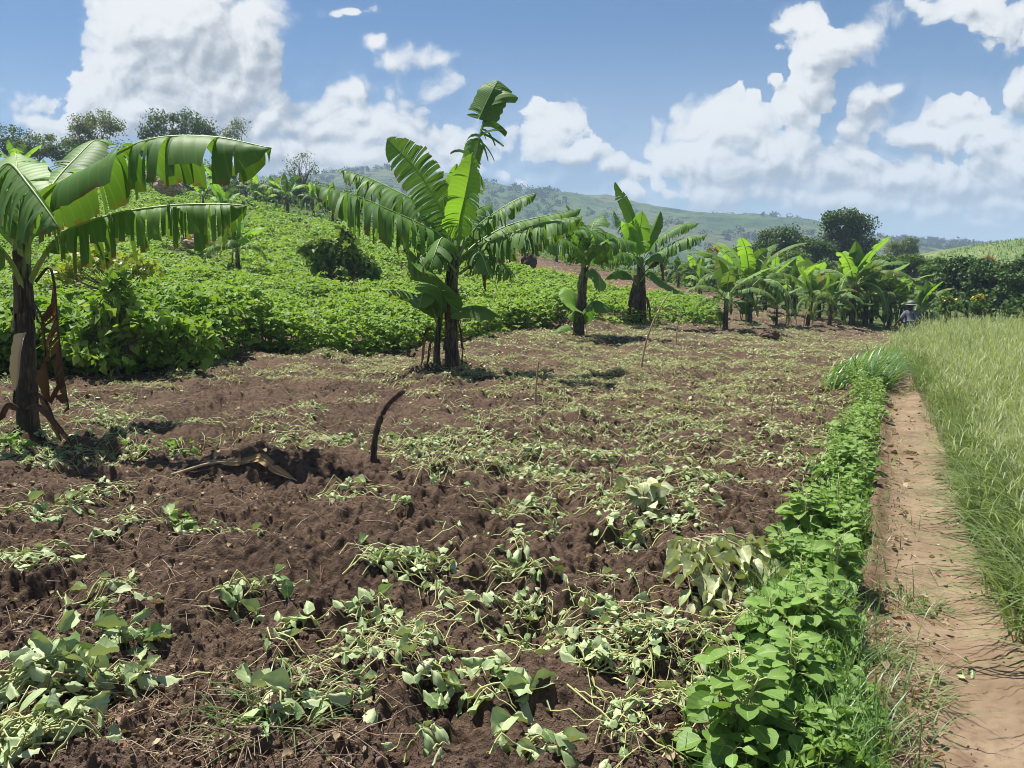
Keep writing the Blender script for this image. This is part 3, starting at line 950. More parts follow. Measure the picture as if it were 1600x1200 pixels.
for k, (q, W) in enumerate((([(712, 425, -.1), (692, 402, -.35), (664, 396, -.6), (640, 425, -.8)], .46), ([(718, 428, -.1), (744, 408, -.3), (774, 402, -.5), (800, 428, -.7)], .42),
                            ([(714, 420, 0), (700, 385, .3), (672, 364, .7), (632, 372, 1.1)], .46), ([(716, 415, 0), (736, 392, -.5), (752, 398, -.9), (764, 430, -1.1)], .36), ([(714, 410, 0), (728, 362, .3), (742, 330, .6), (768, 318, .9)], .40))):
    leaf_obj(bC, px_pts(bC, YC, q), W, ntear=34, hang=2.2, fold=.05, pf=.2, seed=140 + k, hv=.3, r0=.03, N=40)
for k, q in enumerate(([(724, 425, -.1), (748, 408, -.15), (757, 420, -.2), (759, 455, -.2)], [(708, 430, -.15), (700, 470, -.2), (698, 520, -.22), (704, 560, -.22)], [(716, 500, -.15), (722, 530, -.22), (721, 570, -.24)], [(766, 372, -.3), (768, 392, -.32), (767, 415, -.33)])):
    leaf_obj(bC, px_pts(bC, YC, q), .12, mat='dead', rib='stick', name='dead_leaf', label='dry brown leaf hanging from the crown', ntear=7, hang=3, fold=-.4, pf=.1, seed=60 + k, hv=.5, lv_=.4, curl=1.1, r0=.012)

# --- its sucker
gS = G(682, 570)
YS = YC + .05
bS = empty('banana_sucker', (gS[0], YS, htf(gS[0], YS)), 'young banana sucker with broad dark leaves at the foot of the tallest banana plant', 'banana plant')
stem_mb(px_pts(bS, YS, [(684, 580, 0), (683, 545, 0), (686, 505, 0), (690, 480, 0)]), .065, .04, 3, flaps=3, n=14).build('stem', M['stem'], bS)
leaf_obj(bS, px_pts(bS, YS, [(688, 500, 0), (690, 462, -.2), (668, 420, -.4), (632, 384, -.6)]), .80, ntear=5, hang=.4, fold=.0, pf=.10, seed=71, hv=.1, r0=.02, sref=(.65, -.35, -.65), full=.3)
leaf_obj(bS, px_pts(bS, YS, [(684, 510, 0), (668, 474, -.2), (636, 456, -.4), (594, 453, -.6)]), .36, ntear=2, hang=1.2, fold=.15, pf=.15, seed=72, hv=.1, r0=.018, full=.3)
leaf_obj(bS, px_pts(bS, YS, [(690, 500, 0), (716, 484, -.2), (748, 478, -.4), (778, 492, -.6)]), .38, ntear=3, hang=1.3, fold=.1, pf=.15, seed=73, hv=.1, r0=.018, full=.3)
leaf_obj(bS, px_pts(bS, YS, [(684, 510, 0), (676, 480, -.3), (662, 458, -.7), (655, 480, -1.)]), .30, ntear=1, hang=1.2, fold=.15, pf=.15, seed=74, hv=.1, r0=.018, full=.3)
for k, q in enumerate(([(682, 520, -.05), (668, 512, -.1), (662, 530, -.12), (658, 572, -.14)], [(684, 530, -.05), (672, 535, -.1), (668, 560, -.12), (664, 582, -.12)])):
    leaf_obj(bS, px_pts(bS, YS, q), .08, mat='dead', rib='stick', name='dead_leaf', label='dry orange-brown leaf hanging to the ground', ntear=6, hang=3, fold=-.4, pf=.1, seed=76 + k, hv=.5, curl=1.1, r0=.01)

# --- the two plants behind it
gD = G(906, 524)
YD = gD[1]
bD = empty('banana_plant', (gD[0], YD, htf(gD[0], YD)), 'banana plant with a bare black stem rising from a heap of earth', 'banana plant', BG)
stem_mb(px_pts(bD, YD, [(902, 540, 0), (905, 505, 0), (909, 455, 0), (914, 418, 0)]), .17, .11, 5, flaps=8).build('stem', M['stem'], bD)
for k, (q, W, kw) in enumerate((
        ([(912, 425, 0), (898, 385, -.3), (872, 372, -.6), (842, 380, -.9)], .62, dict(ntear=40, hang=2.2)),
        ([(913, 425, 0), (904, 380, .2), (884, 352, .4), (862, 340, .5)], .55, dict(ntear=40, hang=1.6)),
        ([(914, 425, 0), (908, 375, 0), (898, 340, -.2), (884, 318, -.2)], .5, dict(ntear=30, hang=1.2)),
        ([(916, 422, 0), (930, 395, -.4), (941, 380, -.6), (950, 374, -.7)], .42, dict(ntear=3, hang=.7)),
        ([(916, 425, 0), (934, 388, .3), (962, 372, .5), (996, 380, .6)], .6, dict(ntear=44, hang=2.)),
        ([(915, 425, 0), (940, 380, -.2), (920, 360, -.6), (894, 362, -1.)], .6, dict(ntear=50, hang=2.)),
        ([(914, 430, 0), (925, 420, -.5), (935, 430, -.8), (938, 455, -.9)], .3, dict(ntear=10, hang=2.)),
        ([(914, 420, 0), (922, 370, .4), (930, 345, .7), (944, 335, 1.)], .5, dict(ntear=34, hang=1.2)))):
    leaf_obj(bD, px_pts(bD, YD, q), W, fold=.05, pf=.16, seed=90 + k, hv=.25, r0=.03, N=36, **kw)
leaf_obj(bD, px_pts(bD, YD, [(905, 525, .1), (912, 490, 0), (930, 470, -.2), (958, 482, -.4)]), .5, ntear=2, hang=1.2, fold=.1, pf=.2, seed=99, r0=.02, N=30, label='low leaf of a sucker at the foot of the stem')
leaf_obj(bD, px_pts(bD, YD, [(904, 525, .1), (900, 480, 0), (890, 455, .2), (882, 448, .4)]), .42, mat='blade_new', ntear=1, hang=.8, fold=.1, pf=.2, seed=100, r0=.02, N=30, label='low leaf of a sucker at the foot of the stem')
leaf_obj(bD, px_pts(bD, YD, [(903, 528, -.1), (890, 510, -.2), (872, 514, -.4), (862, 530, -.5)]), .3, ntear=4, hang=1.5, fold=.1, pf=.2, seed=101, r0=.02, N=30, label='low leaf of a sucker at the foot of the stem')

gE = G(996, 506)
YE = gE[1]
bE = empty('banana_plant', (gE[0], YE, htf(gE[0], YE)), 'banana clump with a dark rolled leaf standing like a spear above its crown', 'banana plant', BG)
for k, (a, b, r_) in enumerate(((991, 1000, .15), (1003, 1003, .125), (984, 994, .10))):
    stem_mb(px_pts(bE, YE, [(a, 516, k * .15), (a + 1, 480, k * .15), (b, 440, 0), (b, 402 + k * 14, 0)]), r_, .11, 6 + k, flaps=9).build('stem', M['stem'], bE)
for k, (q, W, kw) in enumerate((
        ([(1000, 410, 0), (994, 365, 0), (980, 320, 0), (961, 284, 0)], .38, dict(ntear=3, hang=.5, fold=.9, sref=(.8, -.3, 0), pf=.3)),
        ([(1000, 410, -.1), (999, 370, -.4), (1002, 345, -.6), (1004, 330, -.7)], .44, dict(ntear=6, hang=.6, mat='blade_new', sref=(.95, -.3, 0), pf=.15)),
        ([(998, 410, 0), (990, 375, -.3), (980, 350, -.5), (972, 345, -.7)], .40, dict(ntear=2, hang=1., mat='blade_new')),
        ([(1003, 410, 0), (1030, 372, -.2), (1060, 352, -.3), (1092, 348, -.4)], .52, dict(ntear=50, hang=2.)),
        ([(1003, 412, 0), (1036, 388, -.4), (1070, 372, -.7), (1104, 366, -1.)], .6, dict(ntear=56, hang=2.)),
        ([(998, 412, 0), (976, 398, -.3), (958, 396, -.6), (940, 410, -.9)], .6, dict(ntear=44, hang=2.2)),
        ([(1004, 414, 0), (990, 400, -.8), (960, 392, -1.4), (942, 402, -1.6)], .55, dict(ntear=44, hang=2.2)),
        ([(998, 408, 0), (975, 380, .2), (945, 362, .3), (905, 361, .4)], .55, dict(ntear=50, hang=1.8)),
        ([(1004, 408, 0), (1014, 375, .2), (1024, 350, .3), (1032, 330, .3)], .30, dict(ntear=2, hang=.3, fold=.8, sref=(.9, .3, 0))),
        ([(998, 408, .1), (985, 370, .3), (968, 345, .5), (958, 328, .6)], .5, dict(ntear=36, hang=1.)),
        ([(1002, 420, -.1), (1022, 398, -.6), (1036, 396, -.9), (1046, 412, -1.1)], .5, dict(ntear=12, hang=2.2)),
        ([(1000, 440, -.1), (1016, 425, -.4), (1036, 440, -.7), (1062, 456, -.9)], .42, dict(ntear=4, hang=1.4)),
        ([(994, 445, -.1), (978, 425, -.4), (960, 425, -.7), (946, 436, -.9)], .42, dict(ntear=4, hang=1.4)))):
    kw.setdefault('fold', .05)
    kw.setdefault('pf', .16)
    leaf_obj(bE, px_pts(bE, YE, q), W, seed=110 + k, hv=.25, r0=.03, N=36, **kw)
for k, q in enumerate(([(1008, 425, -.3), (1030, 402, -.5), (1036, 415, -.5), (1038, 440, -.5)], [(1004, 460, -.2), (1014, 470, -.25), (1014, 495, -.3)], [(990, 470, -.2), (984, 480, -.25), (984, 500, -.3)])):
    leaf_obj(bE, px_pts(bE, YE, q), .2, mat='dead', rib='stick', name='dead_leaf', label='dry tan leaf hanging down', ntear=7, hang=3, fold=-.4, pf=.1, seed=130 + k, hv=.5, curl=1.1, r0=.012, N=24)


# --- generated plants: smaller in the picture
def banana(name, px, py, ptop, label, seed, nl=8, spread=1., green=.0, lean=0, group=None, sd=None, Y=None, suck=0, parts=True, up=2, hf=.5):
    grove = hf < .5
    if grove:
        ptop = ptop + .03 * (py - ptop)
    rg = np.random.default_rng(seed)
    if Y is None:
        Y = G(px, py)[1]
    b0 = P(px, py, Y)
    b0[2] = htf(b0[0], b0[1])
    H = (py - ptop) / F_PX * Y
    root = empty(name, b0, label, 'banana plant', group)
    hs = H * hf
    th = max(.055, H * .038)
    top = np.array([lean * H * .06, 0, hs])
    stem_mb([(0, 0, -.15), (top[0] * .3, 0, hs * .4), (top[0] * .8, 0, hs * .8), top], th, th * .65, seed, sides=10, n=12, flaps=5).build('stem', M['stem'], root)
    mats = [M['blade_far'], M['midrib'], M['blade_new'], M['dead']]
    mb = MB()
    a0 = rg.random() * 6.28

    def one(pts, W, ma, **kw):
        if parts:
            m1 = MB()
            blade(m1, pts, W, mats=(ma, 1), **kw)
            m1.build('leaf', mats, root)
        else:
            blade(mb, pts, W, mats=(ma, 1), **kw)
    N = 22 if Y > 20 else 34
    for i in range(nl):
        a = a0 + i * 2.4 + rg.normal() * .25
        age = i / max(1, nl - 1)                   # 0 youngest/upright .. 1 oldest/drooping
        el = (1.05 if grove else 1.25) - age * .95 + rg.normal() * .1
        L = H * (.52 + .14 * rg.random()) * spread
        d = np.array([math.cos(a), math.sin(a) * .9, 0])
        pts = [top - (0, 0, hs * .12)]
        e, p = el, np.array(top)
        for s in range(5):
            p = p + (d * math.cos(e) + np.array([0, 0, math.sin(e)])) * L / 5
            pts.append(p)
            e -= (.12 + .34 * age + .1 * rg.random()) * (1 if s > 0 else .5)
        one(pts, H * (.078 if grove else .095) * (1 + .3 * rg.random()), 2 if i < green * nl else 0, ntear=int(8 + (44 if grove else 26) * age), hang=.5 + 1.9 * age, fold=.15, pf=.16, seed=seed * 31 + i, hv=.25, r0=th * .28, N=N, K=4)
    for i in range(up):
        a = rg.normal() * .22 + (.2 if i else -.12)
        pts = [top - (0, 0, hs * .1), top + (H * .05 * a, 0, H * .12), top + (H * .18 * a, 0, H * .3), top + (H * .42 * a, -H * .03, H * (.5 - .1 * i))]
        one(pts, H * (.085 + .05 * rg.random()), 2 if (i == 0 and rg.random() < (.1 if grove else .35) + green) else 0, ntear=int(4 + 14 * rg.random()), hang=.5, fold=.45, pf=.25, seed=seed * 77 + i, hv=.2, r0=th * .25, sref=(.95, -.3, 0), N=N, K=4)
    for i in range(2):
        a = rg.random() * 6.28
        d = np.array([math.cos(a), math.sin(a), 0])
        pts = [top - (0, 0, hs * .05), top + d * H * .05, top + d * H * .08 - (0, 0, hs * .3), top + d * H * .07 - (0, 0, hs * .6)]
        if parts:
            m1 = MB()
            blade(m1, pts, H * .03, mats=(3, 3), ntear=5, hang=2.5, fold=-.4, pf=.1, seed=seed * 5 + i, hv=.5, curl=1., r0=th * .12, N=14, K=3)
            m1.build('dead_leaf', mats, root)
        else:
            blade(mb, pts, H * .03, mats=(3, 3), ntear=5, hang=2.5, fold=-.4, pf=.1, seed=seed * 5 + i, hv=.5, curl=1., r0=th * .12, N=14, K=3)
    for i in range(suck):
        a = rg.random() * 6.28
        q0 = np.array([math.cos(a), math.sin(a), 0]) * th * 2.2
        for j in range(3):
            aa = a + j * 2.1
            d = np.array([math.cos(aa), math.sin(aa), 0])
            pts = [q0, q0 + d * H * .04 + (0, 0, H * .16), q0 + d * H * .14 + (0, 0, H * .25), q0 + d * H * .27 + (0, 0, H * .24)]
            one(pts, H * .06, 0, ntear=2, hang=.9, fold=.15, pf=.2, seed=seed * 9 + i * 3 + j, hv=.15, r0=th * .2, N=16, K=4)
    if not parts:
        mb.build('crown', mats, root)
    return root


GR = 'banana plants at the far side of the dug field'
for a in (
    (1133, 513, 395, 'thin-stemmed banana plant whose one torn leaf droops to the ground, just past the bean field', 201, 7, 1., .1, 0, 0),
    (1170, 503, 368, 'banana plant with a broad bright yellow-green leaf held high', 202, 10, 1.1, .25, 0, 1),
    (1213, 508, 448, 'small low banana plant with wide leaves close to the ground, near the clod heap', 203, 6, 1.2, .3, 0, 0),
    (1262, 508, 418, 'banana plant leaning between two thin pale stakes', 204, 7, 1., .1, 1, 0),
    (1296, 509, 420, 'banana plant with a single yellow leaf upright beside its stem', 205, 7, 1., .2, 0, 0),
    (1331, 508, 372, 'thick-stemmed banana plant below the tallest tree', 206, 11, 1., .3, 0, 1),
    (1352, 504, 392, 'banana plant crowding behind the thick-stemmed one', 207, 8, 1., .1, 0, 1),
    (1390, 497, 400, 'banana plant with long pale arching leaves, in front of the bright shrubs', 208, 9, 1.1, .1, 0, 0),
    (1448, 492, 410, 'banana plant behind the hat of the walking man', 209, 8, 1.1, .1, 0, 0)):
    banana('banana_plant', a[0], a[1], a[2], a[3], a[4], a[5] + 3, a[6] * 1.25, a[7] * .5, a[8], GR, suck=a[9] + 1, Y=min(G(a[0], a[1])[1], 40), hf=.42 + .03 * (a[4] % 3))
for i, (px, py, pt, Y) in enumerate(((1190, 480, 390, 48), (1230, 478, 392, 50), (1270, 478, 388, 52), (1305, 480, 395, 47), (1150, 472, 385, 55), (1250, 474, 398, 58), (1370, 482, 392, 52), (1415, 486, 412, 46),
                                       (1210, 470, 390, 62), (1330, 474, 396, 60), (1480, 488, 418, 44), (1120, 466, 392, 60), (1060, 440, 385, 56), (1140, 486, 400, 43), (1195, 490, 405, 42), (1240, 492, 402, 41), (1280, 492, 408, 42), (1318, 490, 400, 43), (1362, 490, 402, 42), (1408, 494, 410, 41), (1436, 498, 420, 38), (1085, 452, 390, 58), (1035, 436, 392, 62))):
    banana('banana_plant', px, py, pt, 'banana plant deep in the crowded grove behind the front row of bananas', 300 + i, 10, 1.3, .1, 0, 'banana plants deep in the grove', Y=Y, parts=False, hf=.42)
b = banana('banana_plant', 1092, 470, 395, 'bare yellowing banana stem cut off short with two limp leaves', 330, 3, .8, .9, 0, None, Y=40, up=1)
GH = 'banana plants on the bean hillside'
for i, (px, py, pt, Y, lab, nl) in enumerate((
        (372, 420, 310, 30, 'banana plant standing alone among the beans under the shredded leaf tip', 7),
        (352, 350, 275, 50, 'banana plant with a tall pale pointed leaf, above the lone one in the beans', 7),
        (450, 332, 262, 66, 'banana plant on the hillside just below the bare thin tree', 6),
        (417, 326, 285, 70, 'small banana plant with a thin straight stem on the open slope', 6),
        (520, 330, 258, 62, 'banana plant with a round bright leaf, partly behind the tallest plant', 6),
        (318, 330, 270, 60, 'banana plant behind the hanging strips of the long torn leaf', 7),
        (30, 262, 170, 62, 'banana plant at the top edge of the slope against the dark bushes', 7),
        (48, 268, 196, 58, 'banana plant with a rounded yellow-green leaf, among those under the bushes', 7),
        (84, 280, 190, 52, 'banana plant with a pointed yellow-green leaf standing up from the slope', 8),
        (120, 272, 215, 60, 'banana plant near the pale spreading tree on the crest', 7),
        (15, 300, 215, 45, 'banana plant behind the crown of the cropped one', 7))):
    banana('banana_plant', px, py, pt, lab, 400 + i, nl, 1., .35, 0, GH, Y=Y, parts=(i == 0), up=2)
for i, (px, py, pt, Y) in enumerate(((760, 378, 330, 70), (800, 388, 345, 72), (690, 368, 320, 76), (600, 352, 312, 78), (840, 396, 352, 66), (870, 402, 350, 60), (480, 330, 290, 90), (560, 345, 300, 84), (385, 318, 280, 85), (280, 312, 265, 80), (240, 318, 268, 76), (200, 300, 250, 84))):
    banana('banana_plant', px, py, pt, 'small distant banana plant along the top of the slope', 450 + i, 7, 1.05, .15, 0, 'distant banana plants along the top of the slope', Y=Y, parts=False)
print('bananas', time.time() - T0)


# ------------------------------------------------------------------ trees and shrubs
def leaf_cloud(mb, centers, rads, n, size, rg, mat=0, tm=KITE, flat=.75, sizev=.35):
    """leaves in shells round clump centres, facing out and up"""
    c = rg.integers(0, len(centers), n)
    d = nrm(rg.normal(size=(n, 3)))
    rr = rg.random(n) ** .45
    p = centers[c] + d * (rads[c] * rr)[:, None] * np.array([1, 1, flat])
    nor = nrm(d * .8 + np.array([0, 0, .75]) + rg.normal(size=(n, 3)) * .55)
    fw = nrm(rg.normal(size=(n, 3)) + d * .5 + np.array([0, 0, -.35]))
    rnd = np.clip(.5 + .28 * rg.normal(size=n), 0, 1)
    scatter(mb, tm, p, frames(fw, nor), size * (1 + sizev * rg.normal(size=n)), rnd, mat)


def tree(name, px, Y, pbase, blobs, leaf, n, mat, label, cat='tree', group=None, seed=0, trunk=.16, clump=.5, per=9, extra=None, stems=1, sizev=.35, base=None):
    """blobs: crown outline as ellipses (px, py, rx, ry) in the photograph at depth Y, each filled with clumps in depth too"""
    rg = np.random.default_rng(seed)
    b0 = P(px, pbase, Y)
    b0[2] = htf(b0[0], b0[1]) - .05 if base is None else base
    root = empty(name, b0, label, cat, group)
    cs, rs = [], []
    for bx, by, rx, ry in blobs:
        c = P(bx, by, Y) - b0
        sx, sz = rx / F_PX * Y, ry / F_PX * Y
        k = max(3, int(per * (rx * ry) ** .5 / 22))
        d = nrm(rg.normal(size=(k, 3))) * (rg.random((k, 1)) ** .4) * .86
        cs.append(c + d * np.array([sx, sx * .85, sz]))
        rs.append(clump * (.6 + .8 * rg.random(k)) * min(1., .35 + min(sx, sz)))
    cs, rs = np.concatenate(cs), np.concatenate(rs)
    mb = MB()
    leaf_cloud(mb, cs, rs, n, leaf, rg, 0, sizev=sizev)
    mats = [mat]
    if extra is not None:
        em, en, es = extra
        mats.append(em)
        top = cs[cs[:, 2] > np.median(cs[:, 2])]
        leaf_cloud(mb, top, np.full(len(top), clump * .8), en, es, rg, 1)
    mb.build('crown', mats, root)
    tb = MB()
    zmin, zmid = cs[:, 2].min(), np.median(cs[:, 2])
    cx = cs.mean(0)
    for s in range(stems):
        off = np.array([(s - (stems - 1) / 2) * trunk * 2.5, rg.normal() * trunk, 0])
        fork = np.array([cx[0] * .5, cx[1] * .5, max(zmin * .8, zmid * .45)]) + off * 1.5
        tubes(tb, crom([off + (0, 0, -.1), off * 1.1 + fork * .5 * np.array([.6, .6, 1]), fork], 8)[None], np.linspace(trunk, trunk * .65, 8)[None], 8)
        sel = rg.permutation(len(cs))[:max(6, len(cs) // 2)]
        for j in sel:
            mid = (fork + cs[j]) / 2 + rg.normal(size=3) * .12 * np.linalg.norm(cs[j] - fork) * np.array([1, 1, .4])
            tubes(tb, crom([fork - (0, 0, .02), mid, cs[j]], 8)[None], np.linspace(trunk * .42, trunk * .06, 8)[None], 5)
    tb.build('trunk', M['bark'], root)
    return root


# the crest of the slope
tree('tree', 152, 92, 262, [(152, 190, 34, 22), (130, 205, 24, 16), (178, 195, 18, 12), (150, 228, 40, 18), (120, 225, 25, 14)], .17, 9000, M['olive'], 'pale thin-leaved tree with a spreading crown on the crest of the slope', seed=1, trunk=.22, clump=1., per=12)
tree('tree', 278, 96, 268, [(250, 195, 26, 18), (285, 190, 30, 16), (310, 198, 24, 14), (230, 208, 14, 14), (330, 208, 14, 10), (275, 215, 50, 20)], .22, 6500, M['treeleaf'], 'round-topped green tree rising behind the long torn banana leaf', seed=2, trunk=.25, clump=1., per=10)
tree('tree', 368, 96, 272, [(360, 205, 16, 12), (378, 196, 14, 9), (368, 222, 22, 16)], .15, 2000, M['olive'], 'sparse brownish tree on the crest, just past the tip of the long torn leaf', seed=3, trunk=.16, clump=.9, per=10)
tree('tree', 470, 88, 310, [(458, 262, 18, 14), (478, 250, 18, 10), (492, 262, 12, 10), (466, 280, 20, 10)], .15, 1100, M['olive'], 'nearly bare thin tree with visible branches against the cloud', seed=4, trunk=.15, clump=.8, per=13, stems=2)
tree('bush', 482, 84, 318, [(470, 296, 22, 12), (495, 292, 14, 10), (505, 300, 18, 12)], .17, 1900, M['treeleaf'], 'dark rounded bush at the foot of the nearly bare thin tree', 'bush', None, 5, .1, .7)
for i, (bx, by, rx, ry, lab, mt) in enumerate((
        (18, 212, 34, 32, 'tall dark bush crowning the slope where the picture ends', 'treeleaf'),
        (62, 222, 32, 26, 'wide bush with pale blossom-like tips on the crest of the slope', 'olive'),
        (100, 236, 26, 18, 'low dark bush between the wide bush and the pale spreading tree', 'treeleaf'),
        (205, 232, 20, 14, 'low dark bush between the pale tree and the round-topped green one', 'treeleaf'),
        (420, 296, 24, 14, 'low rounded bush behind the thin-stemmed hillside bananas', 'grove'),
        (345, 262, 30, 16, 'green bush under the sparse brownish tree', 'grove'),
        (545, 312, 28, 12, 'low bush on the slope behind the left arm of the tallest banana plant', 'grove'))):
    tree('bush', bx, 90 - i, by + ry + 14, [(bx, by, rx, ry), (bx - rx * .4, by + ry * .5, rx * .6, ry * .6), (bx + rx * .4, by + ry * .5, rx * .6, ry * .6)], .2, 2600, M[mt], lab, 'bush', None, 20 + i, .1, .8)

for i in range(14):
    rgx = np.random.default_rng(900 + i)
    bx = 165 + i * 30 + rgx.normal() * 9
    by = np.interp(bx, [160, 300, 480, 560], [258, 282, 312, 325]) + rgx.normal() * 5
    tree('hill_shrub', bx, 84 + rgx.random() * 12, by + 26, [(bx, by, 20, 11), (bx - 10, by + 8, 15, 10), (bx + 11, by + 9, 16, 10)], .2, 1500, M[('grove', 'treeleaf', 'olive')[i % 3]], 'leafy shrub in the thicket along the top of the bean slope', 'shrub', 'thicket along the top of the bean slope', 930 + i, .08, .7)
for i, (px, py, pt, Y) in enumerate(((190, 285, 225, 78), (255, 300, 245, 74), (300, 312, 255, 80), (338, 318, 262, 72), (400, 322, 275, 76), (432, 332, 285, 80), (490, 340, 290, 74), (225, 275, 228, 86), (540, 350, 305, 70))):
    banana('banana_plant', px, py, pt, 'small distant banana plant along the top of the slope', 960 + i, 8, 1.1, .2, 0, 'distant banana plants along the top of the slope', Y=Y, parts=False)

# the tree line beyond the grove
tree('tree', 1326, 78, 470, [(1318, 350, 30, 24), (1345, 352, 24, 22), (1300, 345, 16, 14), (1340, 385, 30, 26), (1310, 385, 30, 26), (1320, 335, 20, 12), (1355, 400, 18, 26), (1300, 410, 22, 26), (1330, 425, 40, 24)], .20, 15000, M['treeleaf'], 'tallest dark green tree of the tree line, with a lumpy crown', seed=41, trunk=.35, clump=.85, per=16, group=None)
tree('tree', 1226, 78, 470, [(1228, 370, 24, 16), (1240, 385, 22, 20), (1212, 390, 22, 20), (1228, 412, 36, 22)], .20, 9000, M['treeleaf'], 'rounded dark tree of middling height beside the gap before the tallest tree', seed=42, trunk=.28, clump=.85, per=15)
tree('tree', 1196, 80, 470, [(1197, 372, 13, 13), (1192, 395, 18, 18), (1196, 420, 24, 18)], .20, 4500, M['treeleaf'], 'narrow dark tree leaning against the rounded one', seed=43, trunk=.22, clump=.8, per=14)
tree('tree', 1268, 76, 470, [(1270, 385, 22, 14), (1285, 395, 18, 16), (1255, 400, 18, 16), (1270, 418, 32, 18)], .20, 6000, M['treeleaf'], 'lower olive-green tree filling the gap before the tallest tree', seed=44, trunk=.25, clump=.8, per=14)
tree('tree', 1155, 85, 470, [(1156, 392, 14, 14), (1150, 410, 22, 14)], .19, 2600, M['olive'], 'small brownish-green tree where the tree line begins', seed=45, trunk=.2, clump=.8, per=12)
for i in range(16):
    rgx = np.random.default_rng(700 + i)
    bx = 1050 + i * 27 + rgx.normal() * 8
    by = 424 + rgx.normal() * 9 + (2 if bx > 1150 else 0)
    tree('grove_shrub', bx, 66 + rgx.random() * 8, by + 55, [(bx, by + 4, 24, 16), (bx - 12, by + 24, 20, 18), (bx + 12, by + 26, 20, 18)], .2, 3200, M['grove' if i % 2 else 'treeleaf'], 'green shrub making up the thicket behind the grove bananas', 'shrub', 'thicket shrubs behind the grove', 720 + i, .1, .6)
tree('tree', 1410, 110, 440, [(1402, 384, 16, 11), (1416, 380, 14, 9), (1424, 388, 10, 8), (1408, 392, 24, 8)], .24, 3000, M['olive'], 'small round grey-green tree standing alone before the pasture hill', seed=46, trunk=.25, clump=1., per=13)
for i, (bx, by, lab) in enumerate(((1118, 390, 'orange-flowering tree glimpsed over the grove, the wider of the two in the grove'), (1136, 394, 'orange-flowering tree glimpsed over the grove, the smaller of the two in the grove'), (1548, 408, 'orange-flowering tree on the flank of the pasture hill'))):
    tree('flowering_tree', bx, 100 - 8 * i, by + 45, [(bx, by, 11, 5), (bx, by + 12, 18, 10)], .2, 900, M['grove'], lab, 'flowering tree', None, 50 + i, .18, .7, extra=(M['orangeflower'], 420, .19))

# bright shrubs and dark mango trees on the edge of the pasture
for i, (bx, by, rx, ry, Y, n, mt, lab) in enumerate((
        (1385, 412, 26, 12, 60, 3600, 'grove', 'bright green rounded shrub behind the pale arching banana leaves'),
        (1425, 408, 28, 10, 62, 3600, 'grove', 'bright green shrub below the small round grey-green tree'),
        (1462, 416, 26, 12, 58, 3600, 'grove', 'bright green shrub between the grove and the dark mango trees'),
        (1500, 432, 40, 30, 44, 8000, 'mango', 'dark mango tree beside the yellow flowers'),
        (1545, 440, 44, 36, 42, 9500, 'mango', 'dense dark mango tree, the middle one of its row'),
        (1598, 444, 46, 40, 40, 10000, 'mango', 'dense dark mango tree cropped by the picture edge'),
        (1668, 440, 50, 46, 40, 8000, 'mango', 'dense dark mango tree cropped by the picture edge'),
        (1596, 492, 34, 26, 27, 4200, 'mango', 'low dark mango sapling at the edge of the tall grass'))):
    low = 'sapling' in lab
    tree('mango_tree' if mt == 'mango' else 'shrub', bx, Y, by + ry + 34, [(bx, by, rx, ry), (bx - rx * .45, by + ry * .55, rx * .62, ry * .6), (bx + rx * .45, by + ry * .55, rx * .62, ry * .6), (bx, by - ry * .45, rx * .7, ry * .5), (bx, by + ry * 1.1, rx * 1.05, ry * .45)], .17 if mt == 'mango' else .16, n, M[mt], lab, 'mango tree' if mt == 'mango' else 'shrub', 'mango trees beyond the tall grass' if mt == 'mango' else None, 60 + i, .12, .42, 16, stems=1 if low else 2)
for i, (bx, by, Y, lab) in enumerate(((1478, 470, 36, 'yellow-flowered bush at the foot of the dark mango trees, the greener one'), (1528, 470, 35, 'yellow-flowered bush at the foot of the dark mango trees, the brighter one'))):
    tree('flower_bush', bx, Y, by + 26, [(bx, by, 16, 9), (bx, by + 8, 20, 8)], .11, 1200, M['grove'], lab, 'flower bush', None, 80 + i, .03, .3, extra=(M['yellowflower'], 200 if i else 70, .10), stems=3)

# in the beans
gK = G(520, 432)
tree('coffee_bush', 522, 28.5, 425, [(502, 402, 28, 20), (545, 398, 30, 18), (522, 380, 36, 10), (525, 420, 50, 12), (563, 412, 18, 14), (484, 386, 12, 9), (578, 426, 14, 8), (540, 366, 12, 7)], .19, 2900, M['bushleaf'], 'dark dome-shaped coffee bush standing among the beans', 'bush', None, 90, .05, .40, 12, extra=(M['yellowleaf'], 420, .17), stems=3)
tree('sapling', 208, 15.5, 478, [(150, 400, 40, 12), (190, 410, 50, 18), (120, 405, 24, 14), (100, 425, 26, 14), (228, 420, 24, 14)], .12, 900, M['yellowleaf'], 'sapling with yellowish new leaves behind the cropped banana plant', 'sapling', None, 91, .03, .3, 12, stems=2)
tree('sapling', 186, 12.2, 560, [(186, 440, 16, 24), (176, 480, 42, 24), (230, 500, 40, 22), (140, 505, 34, 24), (190, 525, 60, 18), (180, 552, 66, 18), (120, 540, 40, 24)], .16, 1500, M['bean'], 'large-leaved leafy sapling at the near edge of the beans', 'sapling', None, 92, .03, .25, 12, stems=3, sizev=.25)
tree('sapling', 262, 12.6, 566, [(262, 510, 34, 24), (300, 528, 36, 20), (244, 535, 30, 18), (285, 552, 50, 14)], .14, 800, M['bean'], 'broad-leaved sapling leaning out of the beans over the dug soil', 'sapling', None, 93, .025, .25, 10, stems=2)


